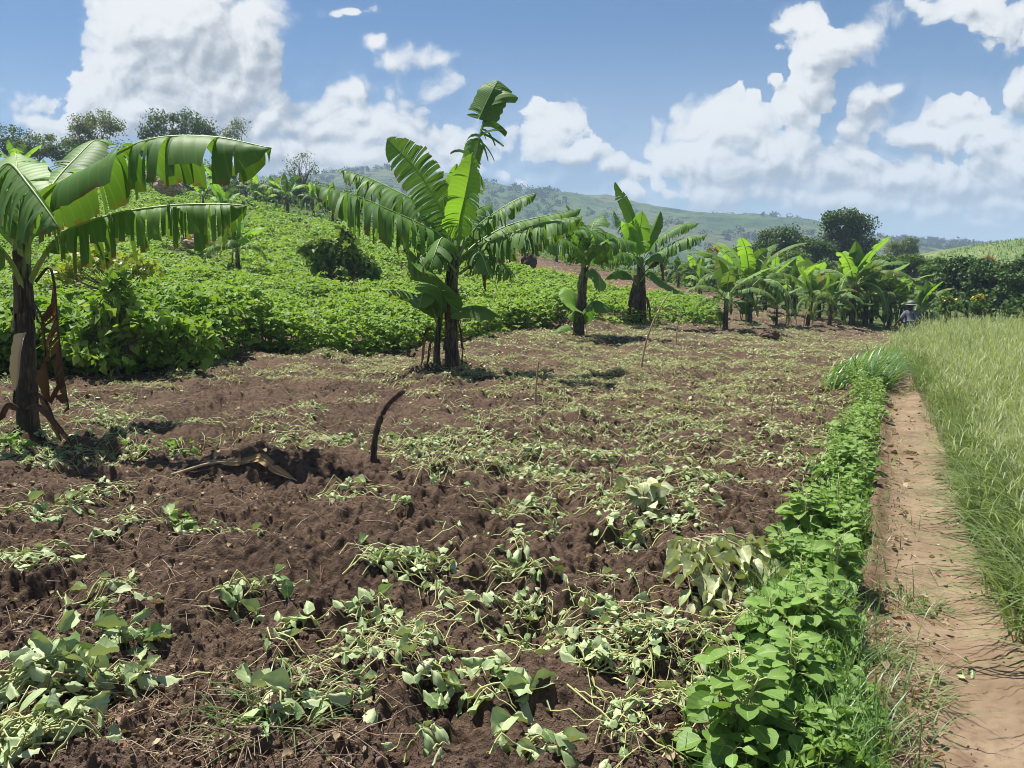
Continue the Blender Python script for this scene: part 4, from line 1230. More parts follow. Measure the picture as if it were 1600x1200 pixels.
def rod(name, pts, r, mat, label, cat, bumpy=.25, seed=0, sides=8, tap=.6, n=24, group=None):
    rg = np.random.default_rng(seed)
    c = crom(pts, n)
    mb = MB()
    rad = r * np.linspace(1, tap, n) * (1 + bumpy * (rg.random(n) - .5))
    tubes(mb, c[None], rad[None], sides)
    o = mb.build(name, M[mat], None, label=label, category=cat)
    if group:
        o['group'] = group
    return o


def GP(px, py, dz=0.):
    g = G(px, py)
    g[2] += dz
    return g


def stick(name, base, tops, r, mat, label, cat='stake', dy=0., **kw):
    g = G(*base)
    pts = [g - np.array([0, 0, .08])] + [P(a, b, g[1] + dy * (i + 1)) for i, (a, b) in enumerate(tops)]
    return rod(name, pts, r, mat, label, cat, **kw)


stick('stick', (583, 722), [(585, 690), (594, 655), (608, 630), (630, 610)], .030, 'stick', 'dark crooked stick planted upright in the dug soil', 'stick', seed=1, tap=.85, bumpy=.5)
stick('stake', (836, 632), [(838, 600), (842, 563)], .017, 'stake', 'thin brown stake upright in the soil, nearest the tallest banana plant', seed=2)
stick('stake', (1001, 578), [(1008, 540), (1022, 500), (1042, 463)], .022, 'stake', 'long pale stake leaning over before the spear-leaved banana clump', seed=3)
stick('stake', (1056, 540), [(1058, 515), (1062, 490)], .018, 'stake', 'short thin stake standing behind the long leaning one', seed=4)
stick('stake', (542, 480), [(548, 455), (556, 425)], .014, 'stick', 'thin dark stake poking out of the beans beside the coffee bush', seed=5)
stick('stake', (1237, 516), [(1236, 505), (1235, 494)], .026, 'stake', 'short pale stake beside the clod heap, the thicker of a pair', seed=6)
stick('stake', (1243, 514), [(1244, 506), (1245, 500)], .022, 'stake', 'short pale stake beside the clod heap, the thinner of a pair', seed=7)
stick('stake', (1255, 510), [(1258, 495), (1264, 480)], .03, 'stake', 'slanting stake propped against the leaning banana plant', seed=8)
stick('stake', (1203, 650), [(1208, 625), (1214, 602)], .010, 'stake', 'thin pale reed sticking up from the scattered vines towards the weed row', seed=9)
stick('bare_sapling', (206, 470), [(208, 440), (211, 415), (214, 392)], .026, 'stake', 'pale bare sapling stem under the shredded banana leaf', 'sapling', seed=10)


def boulder(name, px, py, Y, sx, sy, sz, label, mat='rock', cat='rock', seed=0, z=None):
    import bmesh
    bm = bmesh.new()
    bmesh.ops.create_icosphere(bm, subdivisions=4, radius=1)
    rg = np.random.default_rng(seed)
    o3 = rg.random(3) * 50
    v = np.array([q.co[:] for q in bm.verts])
    n = fbm(v[:, 0] * 1.7 + o3[0] + v[:, 2], v[:, 1] * 1.7 + o3[1] - v[:, 2] * 1.3, 5, 4) - .5
    n2 = worley(v[:, 0] * 2.2 + o3[2] + v[:, 2], v[:, 1] * 2.2 + v[:, 2] * 1.4, 6) - .4
    s = 1 + .9 * n - .35 * n2
    for q, k in zip(bm.verts, s):
        q.co = (q.co[0] * k * sx, q.co[1] * k * sy, q.co[2] * k * sz)
    me = bpy.data.meshes.new(name)
    bm.to_mesh(me)
    bm.free()
    me.polygons.foreach_set('use_smooth', np.full(len(me.polygons), False))
    me.materials.append(M[mat])
    o = bpy.data.objects.new(name, me)
    COL.objects.link(o)
    p = P(px, py, Y)
    o.location = (p[0], p[1], (htf(p[0], p[1]) + sz * .45) if z is None else z)
    o['label'], o['category'] = label, cat
    return o


boulder('rock', 262, 300, 60, 1.0, .8, .62, 'brown flat-layered rock under the long torn banana leaf', seed=1, z=P(262, 291, 60)[2])
boulder('rock', 310, 386, 34, .62, .5, .32, 'reddish-brown rock lying among the beans below the shredded leaf', seed=2, z=P(310, 377, 34)[2])
boulder('tree_stump', 827, 414, 42, .35, .3, .50, 'dark rotten stump on the reddish earth bank', 'stick', 'stump', 3, z=P(827, 410, 42)[2])
boulder('clod', 1425, 711, G(1425, 714)[1], .055, .05, .038, 'dark lump of earth lying alone on the path', 'clod', 'clod', 4)
gq = G(1205, 528)
boulder('clod_heap', 1203, 526, gq[1], .32, .28, .22, 'dark heap of turned clods before the row of bananas', 'clod', 'clod heap', 5)


# dry banana leaf lying on the soil
gdl = G(420, 745)
mb = MB()
Yd = gdl[1]
pl = [GP(268, 748, .03), GP(330, 738, .06), P(380, 722, Yd + .1), P(408, 716, Yd), P(430, 733, Yd - .1), GP(464, 758, .03)]
c0 = np.array(pl[0])
blade(mb, np.array(pl) - c0, .048, mats=(0, 1), ntear=5, hang=.35, fold=.2, pf=.3, seed=5, hv=.2, curl=.9, r0=.016, N=40, sref=(.2, .75, .6), full=.15)
o = mb.build('dry_banana_leaf', [M['tan_leaf'], M['stake']], None, label='curled tan dry banana leaf lying on the dug soil', category='dry leaf')
o.location = tuple(c0)


# ------------------------------------------------------------------ bean crop (uncountable)
def in_view(x, y, pad=.06):
    u = x / np.maximum(y, .5)
    return np.abs(u) < .70 + pad


def bean_crop():
    rg = np.random.default_rng(11)
    leafs = MB()
    stems = MB()
    pos = []
    for y0, y1, dens in ((8, 15, 34), (15, 20, 26), (20, 28, 17), (28, 40, 9), (40, 55, 4.6), (55, 80, 2.4)):
        area = (y1 - y0) * (y1 + y0) * .76
        n = int(area * dens)
        y = np.sqrt(rg.random(n) * (y1 ** 2 - y0 ** 2) + y0 ** 2)
        x = (rg.random(n) * 1.52 - .76) * y
        pos.append(np.stack([x, y], -1))
    pos = np.concatenate(pos)
    bd = bean_d(pos[:, 0], pos[:, 1])
    cl = fbm(pos[:, 0] * .7, pos[:, 1] * .7, 91, 3)
    keep = (bd > .05) & (cl > .36 - .1 * (bd < 1))
    pos, bd, cl = pos[keep], bd[keep], cl[keep]
    x, y = pos.T
    n = len(x)
    z = ht(x, y, False)
    h = (.50 + .40 * cl + .08 * rg.normal(size=n)) * np.where(bd < .5, .85, 1)
    h *= np.where(x / y > .1, .85, 1) * (1 + .55 * sstep(-.25, -.36, x / y) * (bd < 3))
    far = np.clip((y - 16) / 40, 0, 1)
    npet = np.where(y < 16, 8, np.where(y < 28, 6, 5)) + np.where(bd < 1.3, 6, 0)
    pid = np.repeat(np.arange(n), npet)
    m = len(pid)
    a = rg.random(m) * 6.28
    rr = .05 + .19 * rg.random(m) ** .7 * (1 + far[pid])
    hz = h[pid] * (1 - np.where(bd[pid] < 1.3, .92, .52) * rg.random(m) ** np.where(bd[pid] < 1.3, 1.2, 2.2))
    tip = np.stack([x[pid] + np.cos(a) * rr, y[pid] + np.sin(a) * rr, z[pid] + hz], -1)
    ls = (.092 + .05 * rg.random(m)) * (1 + 1.1 * far[pid]) * (1 + .45 * sstep(-.25, -.36, (x / y)[pid]) * (bd[pid] < 3) * (rg.random(m) < .5))
    prnd = np.clip(.5 + .22 * rg.normal(size=m) + 1.1 * (cl[pid] - .5) + .9 * (fbm(x * .28, y * .28, 93, 2)[pid] - .5), 0, 1)
    for k in (-1, 0, 1):
        aa = a + k * 1.25 + rg.normal(size=m) * .2
        fw = np.stack([np.cos(aa), np.sin(aa), -.25 + .3 * rg.normal(size=m)], -1)
        nor = np.array([-.12, .05, 1.]) + .38 * rg.normal(size=(m, 3))
        near = y[pid] < 15.5
        fr = frames(fw, nor)
        rn = np.clip(prnd + .1 * rg.normal(size=m), 0, 1)
        sel = near if True else None
        scatter(leafs, OVATE, tip[near], fr[near], ls[near], rn[near])
        scatter(leafs, KITE, tip[~near], fr[~near], ls[~near], rn[~near])
    # stems where the crop stops
    e = np.where((bd < 1.1) & (y < 34))[0]
    e = np.concatenate([e, e])
    q0 = np.stack([x[e] + .08 * rg.normal(size=len(e)), y[e] + .06 * rg.normal(size=len(e)), z[e] - .03], -1)
    q2 = q0 + np.stack([.05 * rg.normal(size=len(e)), .05 * rg.normal(size=len(e)), h[e] * rg.uniform(.7, 1.1, len(e))], -1)
    q1 = (q0 + q2) / 2 + .03 * rg.normal(size=q0.shape)
    tubes(leafs, np.stack([q0, q1, q2], 1), np.broadcast_to(np.array([.006, .005, .003]), (len(e), 3)), 3, rg.random(len(e)), 1)
    leafs.build('bean_foliage', [M['bean'], M['beanstem']], None, smooth=True, kind='stuff', label='knee-high bright green bean crop covering the slope', category='bean crop')
    print('beans', n, m * 3)


bean_crop()


# ------------------------------------------------------------------ grasses (uncountable)
def blades(mb, x, y, z, h, lean, az, w, rnd, mat=0, seg=4, bend=1.8):
    n = len(x)
    s = np.linspace(0, 1, seg + 1)
    d = np.stack([np.cos(az), np.sin(az), np.zeros(n)], -1)
    side = np.stack([-np.sin(az), np.cos(az), np.zeros(n)], -1)
    off = lean[:, None] * h[:, None] * s ** bend
    zz = h[:, None] * (s - .45 * np.clip(lean, 0, 1.6)[:, None] * s ** 2.4)
    c = np.stack([x, y, z], -1)[:, None] + d[:, None] * off[..., None] + np.array([0, 0, 1.]) * zz[..., None]
    ww = w[:, None] * (1 - s ** 1.6) * .5 + .0006
    V = np.stack([c - side[:, None] * ww[..., None], c + side[:, None] * ww[..., None]], 2)
    k = (seg + 1) * 2
    idx = np.arange(n * k).reshape(n, seg + 1, 2)
    q = np.stack([idx[:, :-1, 0], idx[:, :-1, 1], idx[:, 1:, 1], idx[:, 1:, 0]], -1).reshape(-1, 4)
    lv = np.zeros((n, seg + 1, 2, 3), np.float32)
    lv[..., 0] = (-1, 1)
    lv[..., 1] = s[None, :, None]
    lv[..., 2] = rnd[:, None, None]
    mb.add(V.reshape(-1, 3), quads=q, lv=lv.reshape(-1, 3), mat=mat)
    return c


def tall_grass():
    rg = np.random.default_rng(21)
    mb = MB()
    X, Y_ = [], []
    for y0, y1, dens in ((1.2, 4, 1500), (4, 7, 1150), (7, 11, 620), (11, 17, 330), (17, 29, 150)):
        n = int((y1 - y0) * 9 * dens)
        y = rg.uniform(y0, y1, n)
        l, r = path_lr(y)
        x = r - .15 + rg.random(n) * 9.
        k = (x / y < .80)
        X.append(x[k])
        Y_.append(y[k])
    x, y = np.concatenate(X), np.concatenate(Y_)
    shut = .62 * sstep(15, 19.5, y)
    x = x - shut
    r = path_lr(y)[1] - shut
    e = x - r - (fbm(x * 1.1, y * 1.1, 5, 3) - .5) * .55
    k = (e > -.10) & (rg.random(len(x)) < sstep(-.1, .35, e) * .8 + .3) & (y < 27 + 2 * (fbm(x, y * .1, 8) - .5) - 3.5 * sstep(.6, .72, x / y))
    x, y, e = x[k], y[k], e[k]
    n = len(x)
    z = ht(x, y, False)
    cl = fbm(x * 1.1, y * 1.1, 33, 3)
    h = (.24 + .52 * sstep(-.1, 1.1, e) + .62 * (cl - .42)) * (1 + .28 * rg.normal(size=n)).clip(.4, 1.7)
    toward = (rg.random(n) < .45 * sstep(.8, 0, e))
    az = np.where(toward, PI + rg.normal(size=n) * .6, rg.random(n) * 6.28)
    lean = np.abs(rg.normal(size=n)) * .5 + .15 + toward * .3
    w = (.006 + .007 * rg.random(n)) * (1 + np.clip(y - 5, 0, 20) / 14)
    rnd = np.clip(.42 + .25 * rg.normal(size=n) + .6 * (cl - .5) + .25 * sstep(.3, 1.5, e), 0, 1)
    blades(mb, x, y, z, h, lean, az, w, rnd)
    m = 700
    yb = rg.uniform(2.9, 8, m)
    xb = path_lr(yb)[1] + rg.random(m) ** 2 * .5
    kb = fbm(xb * 2.5, yb * 2.5, 39, 2) > .5
    xb, yb = xb[kb], yb[kb]
    m = len(xb)
    blades(mb, xb, yb, ht(xb, yb, False), rg.uniform(.25, .5, m), rg.uniform(.5, 1.5, m), PI + rg.normal(size=m) * 1.0, rg.uniform(.012, .02, m), rg.random(m) * .6)
    # seeding culms with loose airy heads
    s = rg.random(n) < .42 * sstep(.1, .7, e)
    xs, ys, zs = x[s], y[s], z[s]
    m = len(xs)
    hh = (.62 + .34 * sstep(0, 1.6, e[s]) + .5 * (cl[s] - .4)) * rg.uniform(.7, 1.3, m)
    az = rg.normal(size=m) * 1.2 + 2.6
    ln = np.abs(rg.normal(size=m)) * .38 + .10
    c = blades(mb, xs + .02 * rg.normal(size=m), ys, zs, hh, ln, az, np.full(m, .0045) * (1 + np.clip(ys - 5, 0, 20) / 12), rg.random(m), 1, 4)
    nb = 7
    t = rg.random((m, nb)) * .38 + .60
    seg = c.shape[1] - 1
    f = t * seg
    i0 = np.minimum(f.astype(int), seg - 1)
    fr = (f - i0)[..., None]
    ar = np.arange(m)[:, None]
    p = c[ar, i0] * (1 - fr) + c[ar, i0 + 1] * fr
    p = p.reshape(-1, 3)
    q = len(p)
    sc = (1 + np.clip(np.repeat(ys, nb) - 5, 0, 20) / 14)
    blades(mb, p[:, 0], p[:, 1], p[:, 2], rg.uniform(.05, .16, q), rg.uniform(.3, 1.5, q), rg.random(q) * 6.28, .0045 * sc, rg.random(q), 1, 2)
    mb.build('tall_grass', [M['grass'], M['grasshead']], None, kind='stuff', label='tall seeding grass along the outer side of the path', category='grass')
    print('grass', n, m)


tall_grass()


def grass_tufts():
    """small tufts on the verge; each clump is a thing"""
    rg = np.random.default_rng(25)
    spots = ((1345, 1085, .30, 420, 'spreading tuft of half-dry grass at the near end of the weed row'), (1400, 955, .13, 120, 'small flat grass tuft on the inner edge of the path'), (1385, 490, 0, 0, ''),
             (1335, 1010, .2, 260, 'grass tuft leaning on the weeds just above the half-dry one'), (1455, 955, .07, 40, 'tiny grass sprig out on the path'), (1400, 620, .12, 60, 'dark grass sprig where the path narrows'),
             (420, 1120, .22, 110, 'thin dark grass tuft among the wilted vines of the foreground'), (1310, 850, .16, 120, 'grass tuft between two leafy weeds'))
    for px, py, r, n, lab in spots:
        if not n:
            continue
        g = G(px, py)
        a = rg.random(n) * 6.28
        q = rg.random(n) ** .6 * r
        x, y = np.cos(a) * q, np.sin(a) * q
        z = ht(x + g[0], y + g[1], False) - g[2] - .01
        mb = MB()
        blades(mb, x, y, z, rg.uniform(.07, .2, n) * (1 if r > .1 else .7), rg.uniform(.3, 1.6, n), a + rg.normal(size=n) * .7, np.full(n, .006), rg.random(n) * .8 + .2)
        o = mb.build('grass_tuft', M['turf'] if 'half' not in lab else M['grass'], None, label=lab, category='grass tuft')
        o.location = tuple(g)
    # the lush clump where the weed row ends
    n = 1100
    yy = rg.uniform(12.2, 18.5, n)
    l = path_lr(yy)[0]
    xx = l - rg.random(n) * 1.25 * (1 - .4 * (yy - 12.2) / 6) + .12
    mb = MB()
    z = ht(xx, yy, False)
    o0 = np.array([8.2, 16., htf(8.2, 16.)])
    blades(mb, xx - o0[0], yy - o0[1], z - o0[2] - .02, rg.uniform(.35, .75, n), rg.uniform(.4, 1.5, n), rg.normal(size=n) * .8 - .5, rg.uniform(.026, .048, n), rg.random(n))
    o = mb.build('grass_clump', M['turf'], None, label='lush green clump of long arching grass where the weed row ends', category='grass clump')
    o.location = tuple(o0)


grass_tufts()


# ------------------------------------------------------------------ leafy weeds along the path
def weed_plant(name, g, H, n, leaf, rg, label, group, tm=ROUND, mat='weed', spread=.5):
    root = empty(name, g, label, 'weed', group)
    mb, sb = MB(), MB()
    ns = max(1, n // 14)
    for s in range(ns):
        a = rg.random() * 6.28
        d = np.array([math.cos(a), math.sin(a), 0])
        hh = H * rg.uniform(.65, 1.05)
        off = d * H * .12 * (s > 0)
        c = crom([off + (0, 0, -.03), off + d * H * .1 * spread + (0, 0, hh * .5), off + d * H * spread * .5 * rg.random() + (0, 0, hh)], 8)
        tubes(sb, c[None], np.linspace(.0065, .003, 8)[None] * (H / .35), 5, [rg.random()])
        m = n // ns
        t = np.linspace(.22, 1, m)
        aa = np.arange(m) * 2.4 + rg.random() * 6
        p = np.stack([np.interp(t, np.linspace(0, 1, 8), c[:, k]) for k in range(3)], -1)
        dd = np.stack([np.cos(aa), np.sin(aa), np.zeros(m)], -1)
        up = (.1 + .55 * t + .2 * rg.normal(size=m))
        pet = leaf * (.55 + .3 * rg.random(m)) * (1.15 - .8 * t)
        q = p + dd * pet[:, None] + np.array([0, 0, 1.]) * (pet * .5)[:, None]
        tubes(sb, np.stack([p, (p + q) / 2 + (0, 0, .004), q], 1), np.full((m, 3), .0022) * (H / .35), 3, rg.random(m))
        fw = dd + np.array([0, 0, 1.]) * (up - .35)[:, None] + .15 * rg.normal(size=(m, 3))
        nor = np.array([0, 0, 1.]) - dd * .25 + .25 * rg.normal(size=(m, 3))
        scatter(mb, tm, q, frames(fw, nor), leaf * (1.1 - .55 * t ** 2) * rg.uniform(.75, 1.15, m), np.clip(.45 + .25 * rg.normal(size=m) + .3 * (t - .5), 0, 1))
    mb.build('foliage', M[mat], root)
    sb.build('stem', M['wiltstem'], root)
    return root


def weed_row():
    rg = np.random.default_rng(31)
    GW = 'leafy weeds in the row along the path'
    LW = 'leafy green weed in the row between the dug field and the path'
    big = ((1150, 1175, .40, 50, .125, 'tallest leafy weed with broad pointed leaves, at the near end of the row'),
           (1230, 1110, .32, 44, .105, 'leafy weed close beside the tallest one, with rounder upright leaves'),
           (1120, 1215, .22, 30, .10, 'low weed at the bottom of the picture before the tallest one'),
           (1215, 1215, .22, 34, .10, 'low bushy weed at the bottom of the picture towards the path'),
           (1265, 1010, .30, 44, .11, 'dense weed filling the row behind the tallest one'),
           (1200, 1010, .26, 34, .11, 'weed touching the pale wilted branch'),
           (1290, 920, .32, 44, .11, 'weed with a whorl of broad leaves at its top, beyond the pale wilted branch'),
           (1235, 900, .30, 36, .11, 'weed on the field side of the row level with the pale wilted branch'),
           (1250, 830, .34, 36, .13, 'weed with large leaves spread flat, above the pale wilted branch'))
    for px, py, H, n, lf, lab in big:
        weed_plant('leafy_weed', G(px, py), H, n, lf, rg, lab, GW)
    y = 3.4
    cnt = 0
    while y < 13.6:
        l = path_lr(np.array([y]))[0][0]
        for k in range(3):
            if fbm(np.array([y * 1.7]), np.array([k * 3.1]), 66, 2)[0] < .44:
                continue
            x = l - .05 - (.36 if y > 4.5 else .40) * (k + rg.random()) / 3
            yy = y + rg.normal() * .08
            g = np.array([x, yy, htf(x, yy)])
            weed_plant('leafy_weed', g, rg.uniform(.14, .30) * (1.35 if rg.random() < .18 else 1), int(rg.integers(16, 36)), rg.uniform(.055, .105), rg, LW, GW)
            cnt += 1
        y += .20 + y * .012
    print('weeds', cnt)
    # low growth under them
    mb = MB()
    n = 15000
    yy = 1 / rg.uniform(1 / 14.5, 1 / 2.3, n)
    l = path_lr(yy)[0]
    q = rg.normal(size=n)
    xx = l - .24 + .15 * q
    z = ht(xx, yy, False) + rg.random(n) ** 1.5 * .17 * np.clip(1.3 - np.abs(q) * .6, .1, 1)
    fw = rg.normal(size=(n, 3)) * np.array([1, 1, .35])
    nor = np.array([0, 0, 1.]) + .45 * rg.normal(size=(n, 3))
    scatter(mb, OVATE, np.stack([xx, yy, z], -1), frames(fw, nor), rg.uniform(.025, .065, n), rg.random(n))
    nb = 5000
    yb = 1 / rg.uniform(1 / 14.5, 1 / 2.3, nb)
    l = path_lr(yb)[0]
    xb = l - .22 + .17 * rg.normal(size=nb)
    blades(mb, xb, yb, ht(xb, yb, False), rg.uniform(.08, .28, nb), rg.uniform(.1, 1., nb), rg.random(nb) * 6.28, np.full(nb, .005), rg.random(nb), 1)
    mb.build('undergrowth', [M['weed'], M['turf']], None, kind='stuff', label='low weeds and grass under the leafy weeds beside the path', category='undergrowth')


weed_row()


# ------------------------------------------------------------------ pulled-up vines wilting on the soil
WTM = (LIMP, LIMP2, LIMP3, LIMP4, LIMP, LIMP3, OVATE2)


def vine_clump(mb, cx, cy, size, nst, nlf, ang, rg, leaf=.075, mats=(0, 1), lift=.05, angv=.5, heap=.0, o0=(0, 0, 0)):
    """one armful of cut vines: lying stems, limp leaves on them"""
    K = 9
    a = ang + rg.normal(size=nst) * angv
    ln = size * rg.uniform(.5, 1.25, nst)
    sx = cx + rg.normal(size=nst) * size * .30 - np.cos(a) * ln * .5
    sy = cy + rg.normal(size=nst) * size * .22 - np.sin(a) * ln * .5
    cv = rg.normal(size=nst) * 1.1
    s = np.linspace(0, 1, K)
    aa = a[:, None] + cv[:, None] * (s - .3) + .25 * np.sin(s * 7 + rg.random((nst, 1)) * 6)
    st = ln[:, None] / K
    x = sx[:, None] + np.cumsum(np.cos(aa) * st, 1)
    y = sy[:, None] + np.cumsum(np.sin(aa) * st, 1)
    top = np.exp(-((x - cx) ** 2 + (y - cy) ** 2) / (size * .6) ** 2) * heap
    arch = np.sin(s * PI) * rg.uniform(0, 1, (nst, 1)) ** 2
    z = ht(x, y, True) + .008 + lift * arch * rg.uniform(.3, 1.6, (nst, 1)) + top * rg.random((nst, 1))
    pts = np.stack([x, y, z], -1) - np.asarray(o0)
    r = np.broadcast_to(np.linspace(.0046, .0022, K) * (leaf / .075) ** .5, (nst, K)) * rg.uniform(.6, 1.25, (nst, 1))
    tubes(mb, pts, r, 4 if leaf > .07 else 3, rg.random(nst), mats[1])
    i = rg.integers(0, nst, nlf)
    t = 1 - rg.random(nlf) ** 1.4 * .85
    f = t * (K - 1)
    j = np.minimum(f.astype(int), K - 2)
    fr = (f - j)[:, None]
    p = pts[i, j] * (1 - fr) + pts[i, j + 1] * fr
    p = p + rg.normal(size=(nlf, 3)) * np.array([.03, .03, .008]) * (leaf / .08) + np.array([0, 0, .012])
    d = nrm(pts[i, j + 1] - pts[i, j])
    fw = d * .5 + rg.normal(size=(nlf, 3)) * np.array([1, 1, .26])
    nor = np.array([0, 0, 1.]) + .5 * rg.normal(size=(nlf, 3))
    fm = frames(fw, nor)
    which = rg.integers(0, len(WTM), nlf)
    sc = leaf * rg.uniform(.55, 1.3, nlf)
    rn = rg.random(nlf)
    for w in range(len(WTM)):
        k = which == w
        scatter(mb, WTM[w], p[k], fm[k], sc[k], rn[k], mats[0], sx=rg.uniform(.45, 1.05, k.sum()))


def vines():
    rg = np.random.default_rng(41)
    GV = 'uprooted bean vines lying near the camera'
    big = (   # px, py, size, stems, leaves, angle, leaf, heap, label
        (95, 1075, .62, 46, 150, .5, .098, .13, 'largest heap of wilted vines, thick with grey-green leaves, in the near corner of the field'),
        (60, 1165, .50, 40, 80, .6, .09, .08, 'heap of vines with bare yellow-green stems, spilling out of the bottom corner'),
        (190, 1010, .42, 16, 60, -.5, .098, .10, 'cascade of broad wilted leaves on the far flank of the largest heap'),
        (40, 800, .55, 18, 60, .2, .085, .06, 'wilted vine clump above the bare mound, cut by the picture edge'),
        (40, 880, .60, 30, 60, .5, .08, .05, 'flattened vine clump with crossing pale stems below the one cut by the edge'),
        (200, 815, .75, 16, 50, -.15, .085, .06, 'long arched strand of wilted vine across the bare mound'),
        (290, 830, .35, 12, 34, 1.2, .085, .05, 'still green small bean plant lying by the arched strand'),
        (170, 925, .55, 22, 44, .4, .08, .05, 'vine clump with one broad upturned leaf at its edge'),
        (365, 955, .48, 18, 58, .5, .085, .09, 'rounded clump of pale leaves with yellow stems fanned to one side'),
        (447, 992, .25, 6, 16, 1., .10, .05, 'small vine ending in two large drooping leaves'),
        (415, 1125, .36, 12, 34, .9, .10, .08, 'wilted plant with one folded leaf upright and its stems crossed'),
        (545, 1115, .26, 8, 20, -.4, .085, .05, 'small uprooted plant with a round pale leaf standing up'),
        (560, 960, .45, 16, 36, -.3, .082, .05, 'yellow-stemmed tangle ending in one large flat leaf'),
        (640, 890, .70, 40, 90, .1, .075, .07, 'wide yellow-green tangle of stems in the centre of the field'),
        (790, 905, .60, 28, 56, -.1, .075, .05, 'vine tangle trailing off towards the pale wilted branch'),
        (690, 1080, .34, 10, 34, -.8, .092, .07, 'wilted plant hanging over the hollow in the near soil'),
        (775, 1095, .36, 10, 40, -.2, .105, .08, 'broad-leaved uprooted plant right of the hollow in the near soil'),
        (820, 1185, .28, 8, 26, .4, .10, .06, 'pale-leaved plant at the bottom of the picture, nearest the centre'),
        (655, 1185, .22, 6, 14, .7, .09, .05, 'small curled plant at the bottom of the picture'),
        (955, 1155, .18, 5, 14, 1., .075, .05, 'small dark drooping plant alone on the near soil'),
        (940, 1030, .34, 8, 26, -.2, .092, .06, 'vine with folded pointed leaves running towards the weed row'),
        (935, 975, .22, 5, 12, 0., .10, .05, 'single sprig with a long pointed leaf'),
        (800, 985, .30, 7, 16, -.4, .075, .05, 'thin sprig across the cracked clods of the centre'),
        (980, 850, .45, 18, 44, -.3, .08, .05, 'vine clump between the centre tangle and the pale wilted branch'),
        (800, 810, .85, 34, 80, -.1, .075, .05, 'long band of scattered vines across the middle of the field'),
        (540, 775, .70, 34, 70, 0., .075, .05, 'yellow-green vine bed at the foot of the crooked stick'),
        (620, 800, .22, 4, 12, 0., .095, .05, 'grey-green broad leaf cluster at the end of the vine bed'),
        (250, 705, .70, 20, 60, .2, .085, .08, 'dark green clump in the shadow of the cropped banana plant'),
        (20, 700, .55, 20, 60, .3, .10, .1, 'shaded leafy clump at the foot of the cropped banana plant'),
        (920, 720, .80, 40, 80, 0., .075, .05, 'broad yellow-green vine bed further out, level with the crooked stick'),
        (1090, 745, .70, 24, 60, -.4, .075, .05, 'strand of vines slanting towards the weed row'),
        (1180, 960, .30, 8, 24, .9, .07, .04, 'small vine tangle under the weeds'))
    for px, py, size, ns, nl, ang, lf, heap, lab in big:
        g = G(px, py)
        mb = MB()
        vine_clump(mb, g[0], g[1], size * (.62 if ns < 40 else .56), int(ns * (.55 if ns < 40 else .95)) + 1, int(nl * (.6 if ns < 40 else .85)), ang, rg, lf, (0, 1), .05, .45, heap, g)
        mats = [M['weed' if ('still green' in lab or 'dark green' in lab or 'shaded' in lab) else 'wilt'], M['wiltstem']]
        o = mb.build('uprooted_vine', mats, None, label=lab.replace('right of', 'beside'), category='uprooted vine', group=GV)
        o.location = tuple(g)
    # the pale branch of hanging leaves
    g = G(1085, 925)
    root = empty('wilted_branch', g, 'bundle of pale wilted branches with rows of limp hanging leaves', 'branch')
    mb, sb = MB(), MB()
    for k in range(11):
        a = -.95 + .13 * (k - 5) + rg.normal() * .08
        L = rg.uniform(.42, .66)
        st = np.array([-.10 + .012 * k, .22, .20])
        d = np.array([math.cos(a), math.sin(a), 0])
        c = crom([st, st + d * L * .4 + (0, 0, .06), st + d * L * .8 + (0, 0, -.06), st + d * L + (0, 0, -.15)], 12)
        c[:, 2] = np.maximum(c[:, 2], ht(c[:, 0] + g[0], c[:, 1] + g[1], False) - g[2] + .02)
        tubes(sb, c[None], np.linspace(.007, .003, 12)[None], 5, [rg.random()])
        m = 13
        t = np.linspace(.25, 1, m)
        p = np.stack([np.interp(t, np.linspace(0, 1, 12), c[:, q]) for q in range(3)], -1)
        sd = np.where(np.arange(m) % 2, 1, -1)
        pr = np.array([-d[1], d[0], 0])
        fw = d * .55 + pr * (sd * .75)[:, None] + np.array([0, 0, -.7]) + .18 * rg.normal(size=(m, 3))
        nor = np.array([0, -.4, 1.]) + pr * (sd * .5)[:, None] + .3 * rg.normal(size=(m, 3))
        w = rg.integers(0, 2, m)
        for q in (0, 1):
            kk = w == q
            scatter(mb, (LIMP2, OVATE2)[q], p[kk], frames(fw[kk], nor[kk]), rg.uniform(.085, .125, kk.sum()), rg.random(kk.sum()), sx=rg.uniform(.5, .8, kk.sum()))
    mb.build('foliage', M['wilt_pale'], root)
    sb.build('stem', M['stake'], root)
    g = G(1020, 800)
    root = empty('wilted_branch', g, 'upright leafy sprig behind the pale wilted bundle', 'branch')
    mb, sb = MB(), MB()
    for k in range(7):
        a = 2. + .25 * (k - 3)
        d = np.array([math.cos(a) * .7, math.sin(a) * .3, 0])
        c = crom([(0, 0, 0), d * .1 + (0, 0, .1), d * .3 + (0, 0, .16)], 8)
        tubes(sb, c[None], np.full((1, 8), .004), 4, [0.])
        m = 9
        t = np.linspace(.3, 1, m)
        p = np.stack([np.interp(t, np.linspace(0, 1, 8), c[:, q]) for q in range(3)], -1)
        fw = d + rg.normal(size=(m, 3)) * .5
        scatter(mb, OVATE2, p, frames(fw, np.array([0, -.3, 1]) + .5 * rg.normal(size=(m, 3))), rg.uniform(.08, .11, m), rg.random(m))
    mb.build('foliage', M['wilt_pale'], root)
    sb.build('stem', M['stake'], root)
    # single sprigs
    g = G(1505, 1058)
    mb = MB()
    vine_clump(mb, g[0], g[1], .14, 2, 6, .3, rg, .05, (0, 1), .02, .4, 0, g)
    o = mb.build('cut_sprig', [M['wilt'], M['wiltstem']], None, label='small cut sprig lying on the bare path', category='sprig')
    o.location = tuple(g)
    # the rest: uncountable litter
    mb = MB()
    n = 0
